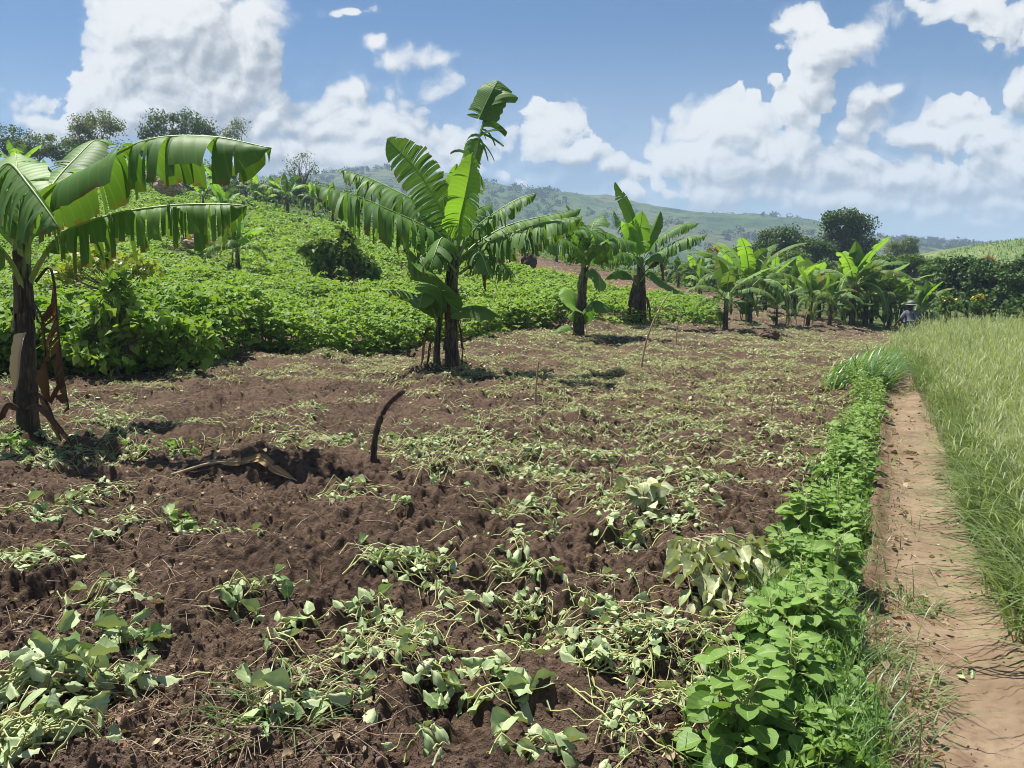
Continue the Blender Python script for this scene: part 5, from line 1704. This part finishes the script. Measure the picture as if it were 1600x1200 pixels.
    for k in range(5200):
        y = 1 / rg.uniform(1 / 34, 1 / 2.6) if k % 3 else rg.uniform(6, 32)
        u = rg.uniform(-.72, .55)
        x = u * y
        if soil_amt(np.array([x]), np.array([y]))[0] < .5:
            continue
        dn = .5 * fbm(np.array([x * .55 + .2 * y]), np.array([y * .6]), 95, 3)[0] + .5 * fbm(np.array([x * 1.5]), np.array([y * 1.3]), 96, 3)[0] + .16 * (u > .02) * (y > 8) + .10 * (y > 13) - .10 * (u < -.15) * (y > 6) * (y < 14)
        dn -= .085 * (y < 4.6) + .045 * (y < 6.8)
        near = y < 4.6
        dn += .05 * (y > 7) + .05 * (y > 9)
        if dn < .44 + .19 * rg.random():
            continue
        far = y > 11
        nst = int(rg.integers(2, 9)) + 5 * far
        if near:
            nst = int(rg.integers(1, 4))
        vine_clump(mb, x, y, rg.uniform(.2, .55) * (1.3 if far else 1), nst, int(nst * rg.uniform(1.2, 2.6)), rg.normal() * .5, rg, (.058 if y < 8 else .045) * (1.2 if y > 18 else 1), ((0, 1) if (y < 9 or rg.random() < .35) else (2, 1)), .04, .6, .03)
        n += 1
    # far litter as loose leaves
    m = 22000
    y = rg.uniform(10, 52, m)
    x = rg.uniform(-.2, .56, m) * y
    so = soil_amt(x, y)
    den = fbm(x * .5, y * .35, 97, 3)
    k = (so > .5) & (den + .25 * rg.random(m) > .52)
    x, y = x[k], y[k]
    q = len(x)
    scatter(mb, KITE, np.stack([x, y, ht(x, y, False) + .03], -1), frames(rg.normal(size=(q, 3)) * np.array([1, 1, .3]), np.array([0, 0, 1]) + .5 * rg.normal(size=(q, 3))), rg.uniform(.03, .07, q) * (1 + y / 70), rg.random(q), 2)
    mb.build('vine_litter', [M['wilt'], M['wiltstem'], M['wilt_dry']], None, kind='stuff', label='wilting cut vines strewn over the dug soil', category='vine litter')
    print('clumps', n)
    # dry scraps and straws
    mb = MB()
    m = 15000
    y = np.where(rg.random(m) < .5, 1 / rg.uniform(1 / 30, 1 / 2.4, m), rg.uniform(5, 16, m))
    x = rg.uniform(-.72, .6, m) * y
    l, pr_ = path_lr(y)
    onp = (x > l) & (x < pr_) & (rg.random(m) < .35 + .5 * (x < l + .25))
    k = ((soil_amt(x, y) > .4) & (fbm(x * .8, y * .8, 99, 2) + .3 * rg.random(m) > .6)) | onp
    x, y = x[k], y[k]
    q = len(x)
    p = np.stack([x, y, np.where(onp[k], base_z(x, y) + .008, ht(x, y) + .006)], -1)
    s = rg.random(q) < .45
    scatter(mb, LIMP2, p[s], frames(rg.normal(size=(s.sum(), 3)) * np.array([1, 1, .25]), np.array([0, 0, 1]) + .5 * rg.normal(size=(s.sum(), 3))), rg.uniform(.012, .045, s.sum()) * (1 + .9 * (y[s] > 6) * rg.random(s.sum())), rg.random(s.sum()))
    t = ~s
    a = rg.random(t.sum()) * 6.28
    d = np.stack([np.cos(a), np.sin(a), .15 * rg.normal(size=t.sum())], -1) * rg.uniform(.03, .16, t.sum())[:, None]
    tubes(mb, np.stack([p[t] - d, p[t] + np.array([0, 0, .012]), p[t] + d], 1), np.full((t.sum(), 3), .0017), 3, rg.random(t.sum()))
    mb.build('dry_litter', M['chaff'], None, kind='stuff', label='dry leaf scraps and straws on the soil', category='dry litter')


vines()


def clods():
    rg = np.random.default_rng(51)
    import bmesh
    bm = bmesh.new()
    bmesh.ops.create_icosphere(bm, subdivisions=2, radius=1)
    v0 = np.array([q.co[:] for q in bm.verts])
    f0 = np.array([[q.index for q in f.verts] for f in bm.faces])
    bm.free()
    mb = MB()
    tms = [(v0 * (1 + .8 * (fbm(v0[:, 0] * 1.9 + 9 * s + v0[:, 2], v0[:, 1] * 1.9 - v0[:, 2] * 1.4, s, 3) - .5))[:, None] * np.array([1, .9, .7]), f0, np.zeros((len(v0), 2))) for s in range(5)]
    m = 15000
    y = 1 / rg.uniform(1 / 7.5, 1 / 2.3, m)
    x = rg.uniform(-.72, .70, m) * y
    l = path_lr(y)[0]
    k = (soil_amt(x, y) > .6) & (fbm(x * 1.3, y * 1.3, 88, 3) + .25 * rg.random(m) > .56)
    # a few crumbs that rolled onto the path
    pk = (rg.random(m) < .14) & (x > l) & (x < l + .12 + .75 * rg.random(m) ** 3)
    k |= pk
    x, y = x[k], y[k]
    q = len(x)
    r = np.minimum(.003 + .005 * rg.random(q) + .010 * rg.random(q) ** 7, .016)
    r = np.where(pk[k], r * .7, r)
    z = np.where(pk[k], base_z(x, y) + .0, ht(x, y) + r * .3)
    rot = frames(rg.normal(size=(q, 3)), rg.normal(size=(q, 3)))
    w = rg.integers(0, 5, q)
    for i in range(5):
        s = w == i
        scatter(mb, tms[i], np.stack([x, y, z], -1)[s], rot[s], r[s], rg.random(s.sum()))
    mb.build('soil_crumbs', M['clod'], None, smooth=False, kind='stuff', label='loose crumbs of dark soil', category='soil crumbs')


clods()


# plants of the open slope beyond the beans and on the pasture hill (uncountable)
def far_growth():
    rg = np.random.default_rng(61)
    mb = MB()
    m = 26000
    y = rg.uniform(38, 112, m)
    x = rg.uniform(-.8, .35, m) * y
    yb = np.interp(x / y, BB_U, BB_Y)
    u = x / y
    k = (y > yb + 1.5) & ((u < .02) | (y > 58)) & (fbm(x * .25, y * .25, 3, 3) > .42)
    x, y = x[k], y[k]
    q = len(x)
    z = ht(x, y, False) + rg.random(q) * .5
    scatter(mb, KITE, np.stack([x, y, z], -1), frames(rg.normal(size=(q, 3)) * np.array([1, 1, .5]), np.array([0, 0, 1]) + .6 * rg.normal(size=(q, 3))), rg.uniform(.18, .4, q), rg.random(q))
    mb.build('slope_foliage', M['grove'], None, kind='stuff', label='low green growth on the upper slope', category='ground cover')
    mb = MB()
    m = 14000
    fi, fj = rg.random(m) * 55 + 3, rg.random(m) * (HX.shape[1] - 1.01)
    i, j = fi.astype(int), fj.astype(int)
    a, b = fi - i, fj - j
    x, y, z = [q[i, j] * (1 - a) * (1 - b) + q[i + 1, j] * a * (1 - b) + q[i, j + 1] * (1 - a) * b + q[i + 1, j + 1] * a * b for q in (HX, HY, HZ)]
    blades(mb, x, y, z - .05, rg.uniform(.3, .8, m), rg.uniform(.1, .8, m), rg.random(m) * 6.28, rg.uniform(.08, .2, m), rg.random(m), 0, 2)
    mb.build('hill_grass', M['turf'], None, kind='stuff', label='rough grass on the pasture hill', category='grass')
    mb = MB()
    m = 3600
    i = np.where(rg.random(m) < .3, 89, np.minimum((rg.random(m) ** .6 * 90).astype(int), 89))
    j = rg.integers(0, MX.shape[1], m)
    den = fbm(MX[i, j] * .012, MY[i, j] * .012, 7, 3)
    k = (den > .47) | ((i > 84) & (rg.random(m) < .6))
    cs = np.stack([MX[i, j], MY[i, j], MZ[i, j] + 1.5], -1)[k] + rg.normal(size=(k.sum(), 3)) * np.array([5, 5, 0])
    rs = rg.uniform(1.5, 5., len(cs))
    n = 60 * len(cs)
    leaf_cloud(mb, cs, rs, n, 1.5, rg, 0, flat=.9)
    mb.build('mountain_woods', M['woods'], None, kind='stuff', label='scattered trees over the far mountain', category='trees')


far_growth()
p = P(1125, 372, 945)
top = P(1125, 341, 945)
mb = MB()
for s in (-1, 1):
    tubes(mb, np.array([[(s * .5, 0, -6), (0, 0, top[2] - p[2])]], float), np.full((1, 2), .22), 4)
for k in range(8):
    zz = k * (top[2] - p[2]) / 8
    tubes(mb, np.array([[(-.4, 0, zz), (.4, 0, zz + 1)]], float), np.full((1, 2), .12), 4)
o = mb.build('radio_mast', M['mast'], None, label='thin radio mast on the mountain ridge', category='mast')
o.location = tuple(p)


# ------------------------------------------------------------------ the walking man
def skin_obj(name, chains, mat, parent, sub=2, root=0):
    verts, rad, edges, ix = [], [], [], {}

    def vid(p, r):
        key = tuple(round(c, 4) for c in p)
        if key not in ix:
            ix[key] = len(verts)
            verts.append(p)
            rad.append(r)
        return ix[key]
    for ch in chains:
        ids = [vid(p, r) for p, r in ch]
        edges += [(a, b) for a, b in zip(ids[:-1], ids[1:]) if a != b]
    me = bpy.data.meshes.new(name)
    me.from_pydata(verts, edges, [])
    o = bpy.data.objects.new(name, me)
    COL.objects.link(o)
    o.parent = parent
    sk = o.modifiers.new('skin', 'SKIN')
    sk.use_smooth_shade = True
    for i, r in enumerate(rad):
        d = me.skin_vertices[0].data[i]
        d.radius = (r, r) if not isinstance(r, tuple) else r
        d.use_root = (i == root)
    ss = o.modifiers.new('sub', 'SUBSURF')
    ss.levels = ss.render_levels = sub
    me.materials.append(M[mat])
    return o


def man():
    Y = 24.5
    p = P(1421, 545, Y)
    p[2] = htf(p[0], p[1])
    root = empty('person', p, 'person in blue-grey shirt and grey brimmed hat walking away down the path', 'person')
    # pelvis first
    pel, waist, chest, neck = (0, 0, .92), (0, .03, 1.10), (0, .05, 1.32), (0, .08, 1.47)
    shl, shr = (-.19, .05, 1.40), (.19, .05, 1.40)
    ell, elr = (-.34, .02, 1.17), (.31, .0, 1.14)
    wrl, wrr = (-.40, .20, 1.05), (.30, .18, .98)
    hipl, hipr = (-.10, 0, .88), (.10, 0, .88)
    knl, knr = (-.11, .12, .48), (.11, -.02, .47)
    anl, anr = (-.11, .05, .09), (.11, -.28, .14)
    head = [(neck, .055), ((0, .10, 1.53), .058), ((0, .115, 1.60), .088), ((0, .12, 1.68), .088), ((0, .11, 1.74), .055)]
    chains = [[(pel, .13), (waist, .125), (chest, .14), (neck, .055)], head,
              [(chest, .14), (shl, .07), (ell, .047), (wrl, .030)], [(chest, .14), (shr, .07), (elr, .047), (wrr, .030)],
              [(pel, .13), (hipl, .095), (knl, .06), (anl, .042), ((-.11, .17, .04), .035)], [(pel, .13), (hipr, .095), (knr, .06), (anr, .042), ((.11, -.17, .05), .035)]]
    for wr, sx in ((wrl, -1), (wrr, 1)):
        palm = (wr[0] + sx * .005, wr[1] + .05, wr[2] - .05)
        chains.append([(wr, .030), (palm, .028)])
        for f, (dx, ln) in enumerate(((-.030, .070), (-.010, .082), (.010, .076), (.030, .060))):
            k0 = (palm[0] + dx, palm[1] + .025, palm[2] - .025)
            k1 = (k0[0] + dx * .2, k0[1] + ln * .5, k0[2] - ln * .45)
            k2 = (k1[0], k1[1] + ln * .15, k1[2] - ln * .5)
            chains.append([(palm, .028), (k0, .010), (k1, .009), (k2, .007)])
        t0 = (palm[0] - sx * .035, palm[1] + .01, palm[2])
        chains.append([(palm, .028), (t0, .011), ((t0[0] - sx * .02, t0[1] + .035, t0[2] - .03), .008)])
    skin_obj('body', chains, 'skin', root)
    # loose untucked shirt
    skin_obj('shirt', [[(pel, .185), (waist, .175), (chest, .185), ((0, .07, 1.435), .10)], [(chest, .185), (shl, .095), ((-.27, .03, 1.28), .082), (ell, .075)],
                       [(chest, .185), (shr, .095), ((.25, .02, 1.26), .082), (elr, .075)], [(pel, .185), ((0, -.01, .78), .20)]], 'shirt', root)
    skin_obj('trousers', [[(pel, .15), (hipl, .115), (knl, .085), ((-.11, .07, .16), .075)], [(pel, .15), (hipr, .115), (knr, .085), ((.11, -.21, .2), .075)]], 'trousers', root)
    for q, f in ((anl, (-.11, .16, .05)), (anr, (.11, -.16, .06))):
        skin_obj('boot', [[((q[0], q[1], q[2] + .12), .06), (q, .06), (f, .048)]], 'boot', root)
    mb = MB()
    prof = [(.0, .115), (.06, .112), (.085, .100), (.10, .112), (.103, .0)]
    rs = [.19, .195, .185, .125, .115, .108, .100, .06, .0]
    zs = [1.675, 1.672, 1.690, 1.705, 1.74, 1.775, 1.80, 1.815, 1.818]
    sides = 24
    a = np.arange(sides) * 2 * PI / sides
    V = np.array([[(r * math.cos(t), .115 + r * 1.08 * math.sin(t), z + .012 * math.cos(2 * t) * (r > .15)) for t in a] for r, z in zip(rs, zs)])
    i = np.arange(len(rs) * sides).reshape(len(rs), sides)
    q = np.stack([i[:-1], np.roll(i, -1, 1)[:-1], np.roll(i, -1, 1)[1:], i[1:]], -1).reshape(-1, 4)
    mb.add(V.reshape(-1, 3), quads=q)
    hat = mb.build('hat', M['hat'], root)
    mb = MB()
    t = np.linspace(0, 2 * PI, 25)
    ring = np.stack([.122 * np.cos(t), .115 + .132 * np.sin(t), np.full(25, 1.722)], -1)
    tubes(mb, ring[None], np.full((1, 25), .014), 5)
    mb.build('hat_band', M['band'], hat)
    skin_obj('hair', [[((0, .06, 1.60), .06), ((0, .07, 1.66), .08)]], 'hair', root, 1)
    # strap across the back
    mb = MB()
    c = crom([(-.07, .02, 1.47), (-.02, -.135, 1.40), (.02, -.150, 1.25), (.08, -.150, 1.08), (.15, -.10, .98)], 14)
    tubes(mb, c[None], np.full((1, 14), .022), 5)
    mb.build('bag_strap', M['band'], root)
    # nose, eyes and ears turned away from the camera
    skin_obj('ear', [[((-.088, .10, 1.63), .016), ((-.096, .095, 1.66), .018)]], 'skin', root, 1)
    skin_obj('ear', [[((.088, .10, 1.63), .016), ((.096, .095, 1.66), .018)]], 'skin', root, 1)
    skin_obj('nose', [[((0, .205, 1.66), .010), ((0, .222, 1.625), .016)]], 'skin', root, 1)
    root.rotation_euler = (0, 0, -.12)
    root.scale = (.94, .94, .93)


man()


# ------------------------------------------------------------------ sky, sun, air
SUN_EL, SUN_AZ = R(65), R(-50)            # azimuth from +Y towards +X
sd = np.array([math.sin(SUN_AZ) * math.cos(SUN_EL), math.cos(SUN_AZ) * math.cos(SUN_EL), math.sin(SUN_EL)])
sl = bpy.data.lights.new('sun', 'SUN')
sl.energy = 5
sl.angle = R(.53)
sl.color = (1, .955, .88)
so = bpy.data.objects.new('sun', sl)
COL.objects.link(so)
so.rotation_euler = Vector(sd).to_track_quat('Z', 'Y').to_euler()

BLOBS = [  # px, py, rx, ry, strength : where the clouds stand in the sky
    (270, 50, 150, 85, 1), (185, 110, 80, 60, 1), (395, 55, 58, 80, 1), (330, 150, 130, 70, 1), (210, 175, 100, 60, .9), (150, 130, 52, 48, .9), (280, 5, 130, 60, 1), (160, 200, 90, 40, .8),
    (430, 190, 75, 52, .9), (520, 195, 85, 60, .85), (600, 205, 95, 62, .85), (700, 220, 62, 38, .7), (560, 245, 180, 52, .8), (440, 245, 90, 42, .85), (540, 145, 34, 28, .7), (720, 240, 90, 30, .6),
    (645, 82, 46, 22, .42), (705, 140, 44, 28, .42), (595, 62, 20, 14, .4), (700, 88, 36, 16, .3), (550, 6, 40, 10, .45),
    (872, 192, 52, 42, .8), (900, 240, 50, 32, .7), (945, 256, 44, 24, .7), (990, 268, 36, 20, .6), (845, 215, 44, 34, .6), (780, 225, 70, 26, .45), (985, 305, 26, 22, .5),
    (1100, 190, 82, 46, .95), (1155, 205, 92, 52, 1), (1060, 238, 62, 46, .9), (1125, 262, 95, 48, 1), (1205, 250, 112, 56, 1), (1300, 270, 112, 48, .95), (1400, 285, 115, 44, .95), (1500, 290, 125, 42, .95), (1590, 260, 80, 60, .9),
    (1272, 150, 48, 42, 1), (1240, 175, 50, 40, .9), (1213, 135, 18, 16, .6), (1262, 28, 56, 40, 1), (1300, 72, 76, 42, 1), (1345, 60, 42, 36, 1), (1272, 98, 42, 32, .95), (1222, 35, 26, 20, .8), (1270, 120, 24, 20, .8),
    (1352, 165, 46, 46, .85), (1388, 128, 16, 15, .8), (1340, 192, 36, 30, .8), (1500, 165, 60, 34, .9), (1448, 205, 60, 26, .9), (1560, 215, 75, 42, .9), (1512, 145, 22, 16, .8), (1605, 140, 26, 36, .8), (1530, 195, 70, 42, .9),
    (1490, 12, 110, 32, .55), (1585, 22, 80, 40, .55), (1540, 345, 56, 12, .5), (1330, 330, 130, 18, .4), (1180, 310, 140, 26, .55), (50, 165, 52, 30, .45), (60, 188, 44, 20, .75), (105, 188, 26, 15, .7), (-40, 150, 60, 40, .5), (1130, 300, 130, 36, .7), (1330, 315, 150, 36, .7), (1540, 320, 130, 34, .7), (520, 280, 150, 36, .7), (700, 262, 110, 32, .6), (1080, 300, 60, 16, .6)]


def sky():
    w = bpy.data.worlds.new('World')
    scn.world = w
    w.use_nodes = True
    nt = w.node_tree
    nt.nodes.clear()
    k = NT(nt)
    # density of cloud as a function of the direction's slopes (east, up)
    g = bpy.data.node_groups.new('cloud_density', 'ShaderNodeTree')
    g.interface.new_socket('uv', in_out='INPUT', socket_type='NodeSocketVector')
    g.interface.new_socket('d', in_out='OUTPUT', socket_type='NodeSocketFloat')
    q = NT(g)
    gi = q.n('NodeGroupInput')
    go = q.n('NodeGroupOutput')
    uv = gi.outputs[0]
    nz = q.n('ShaderNodeTexNoise', ins={'Vector': uv})
    nz.inputs['Scale'].default_value = 9
    nz.inputs['Detail'].default_value = 5
    warp = q.vm('MULTIPLY_ADD', q.vm('SUBTRACT', nz.outputs['Color'], (.5, .5, .5)), (.075, .055, 0), uv)
    flatten = q.vm('MULTIPLY', warp, (1, 1, 0))
    acc = None
    for px, py, rx, ry, s in BLOBS:
        d = ray(px, py)
        u0, v0 = d[0] / d[1], d[2] / d[1]
        ru, rv = rx * 1.02 / F_PX, ry * 1.02 / F_PX
        L = q.vm('LENGTH', q.vm('MULTIPLY_ADD', flatten, (1 / ru, 1 / rv, 0), (-u0 / ru, -v0 / rv, 0)))
        # a soft ball profile, 1 in the middle, below 0 outside
        b = q.math('MULTIPLY_ADD', L, -s * .95, s)
        if acc is None:
            acc = b
        else:
            sm = q.n('ShaderNodeMath', operation='SMOOTH_MAX')
            q.set(sm.inputs[0], acc)
            q.set(sm.inputs[1], b)
            sm.inputs[2].default_value = .16
            acc = sm.outputs[0]
    n1 = q.noise(flatten, 13, 10, .67)
    small = q.vm('MULTIPLY_ADD', q.vm('SUBTRACT', nz.outputs['Color'], (.5, .5, .5)), (.03, .03, 0), flatten)
    puff = None
    for sc, am in ((18., .55), (46., .42)):
        vo = q.n('ShaderNodeTexVoronoi', feature='SMOOTH_F1', ins={'Vector': small, 'Scale': sc})
        vo.inputs['Smoothness'].default_value = .12
        t = q.math('MULTIPLY', q.math('SUBTRACT', .42, vo.outputs['Distance']), am)
        puff = t if puff is None else q.math('ADD', puff, t)
    den = q.math('ADD', acc, q.math('ADD', q.math('MULTIPLY', q.math('SUBTRACT', n1, .5), 1.25), puff))
    nt2 = g
    q.set(go.inputs[0], den)

    tc = k.n('ShaderNodeTexCoord').outputs['Generated']
    sp = k.n('ShaderNodeSeparateXYZ', ins={0: tc})
    yy = k.math('MAXIMUM', sp.outputs[1], .02)
    u = k.math('DIVIDE', sp.outputs[0], yy)
    v = k.math('DIVIDE', sp.outputs[2], yy)
    cv = k.n('ShaderNodeCombineXYZ', ins={0: u, 1: v}).outputs[0]

    def dens(vec):
        nd = nt.nodes.new('ShaderNodeGroup')
        nd.node_tree = g
        k.set(nd.inputs[0], vec)
        return nd.outputs[0]
    d0 = dens(cv)
    d1 = dens(k.vm('ADD', cv, (-.006, .010, 0)))
    d2 = dens(k.vm('ADD', cv, (-.045, .075, 0)))
    ahead = k.ramp(sp.outputs[1], .03, .2)
    soft = k.ramp(k.noise(cv, 6, 2), .40, .60)
    alpha = k.math('MULTIPLY', k.math('ADD', k.math('MULTIPLY', k.ramp(d0, .0, .13), soft), k.math('MULTIPLY', k.ramp(d0, -.16, .42), k.math('SUBTRACT', 1., soft))), ahead)
    alpha = k.math('MULTIPLY', alpha, k.ramp(v, -.01, .03))
    lit = k.math('ADD', k.math('MULTIPLY', k.math('SUBTRACT', d0, d1), 1.45), k.math('MULTIPLY', k.math('SUBTRACT', d0, d2), .50))  # sun side and shaded side of the clouds, painted into their colour
    lit = k.math('ADD', lit, k.math('MULTIPLY', k.math('SUBTRACT', .50, d0), .30))
    tone = k.ramp(lit, -.62, .70)
    ccol = k.mix(tone, (.38, .41, .465), (1.06, 1.05, 1.03))
    low = k.ramp(v, .0, .17, .55, 0.)
    ccol = k.mix(low, ccol, (.50, .585, .69))
    st = k.n('ShaderNodeTexSky', sky_type='NISHITA')
    st.sun_disc = False
    st.sun_elevation = SUN_EL
    st.sun_rotation = SUN_AZ
    st.altitude = 1200
    st.air_density = 1.
    st.dust_density = .3
    st.ozone_density = 3.
    hs = k.n('ShaderNodeHueSaturation', ins={'Saturation': 1.22, 'Color': st.outputs[0]})
    bs = k.n('ShaderNodeBackground', ins={0: hs.outputs[0], 1: SKY_STR})
    bc = k.n('ShaderNodeBackground', ins={0: ccol, 1: CLOUD_STR})
    # generic bright clouds added over the unseen sky, as fill for the shadows
    rest = k.math('MULTIPLY', k.ramp(k.noise(tc, 2.6, 5), .52, .66), k.math('MULTIPLY', k.math('SUBTRACT', 1., ahead), k.ramp(sp.outputs[2], .0, .12)))
    alpha = k.math('MAXIMUM', alpha, rest)
    # thin veil low over the horizon
    veil = k.math('MULTIPLY', k.ramp(v, .34, .03, 0., .5), k.math('MULTIPLY', ahead, k.ramp(k.noise(cv, 7, 6), .35, .65, .8, 1.)))
    alpha = k.math('MAXIMUM', alpha, veil)
    ms = k.n('ShaderNodeMixShader', ins={0: alpha, 1: bs.outputs[0], 2: bc.outputs[0]})
    k.n('ShaderNodeOutputWorld', ins={0: ms.outputs[0]})
    w.cycles.sampling_method = 'MANUAL'
    w.cycles.sample_map_resolution = 512


SKY_STR, CLOUD_STR = .049, .455
sky()

if True:
    import bmesh
    bm = bmesh.new()
    bmesh.ops.create_cube(bm, size=1)
    me = bpy.data.meshes.new('haze')
    bm.to_mesh(me)
    bm.free()
    hz = bpy.data.objects.new('haze', me)
    COL.objects.link(hz)
    hz.scale = (9000, 3600, 240)
    hz.location = (0, 1780, 65)
    hz['kind'] = 'stuff'
    hz['label'], hz['category'] = 'thin blue haze over the far hills', 'haze'
    m, nt = new_mat('thin_haze')
    k = NT(nt)
    pv = k.n('ShaderNodeVolumePrincipled')
    pv.inputs['Color'].default_value = (.58, .78, 1, 1)
    pv.inputs['Density'].default_value = 0.00056
    k.n('ShaderNodeOutputMaterial', ins={'Volume': pv.outputs[0]})
    me.materials.append(m)

scn.view_settings.view_transform = 'Standard'
scn.view_settings.look = 'None'
scn.view_settings.exposure = 1.0
scn.view_settings.gamma = 1
scn.render.film_transparent = False
scn.cycles.use_denoising = True
scn.cycles.filter_width = .95
scn.cycles.max_bounces = 6
scn.cycles.diffuse_bounces = 3
scn.cycles.glossy_bounces = 2
scn.cycles.transmission_bounces = 4
scn.cycles.volume_bounces = 0
scn.cycles.transparent_max_bounces = 4
scn.cycles.sample_clamp_indirect = 6
print('script', time.time() - T0)
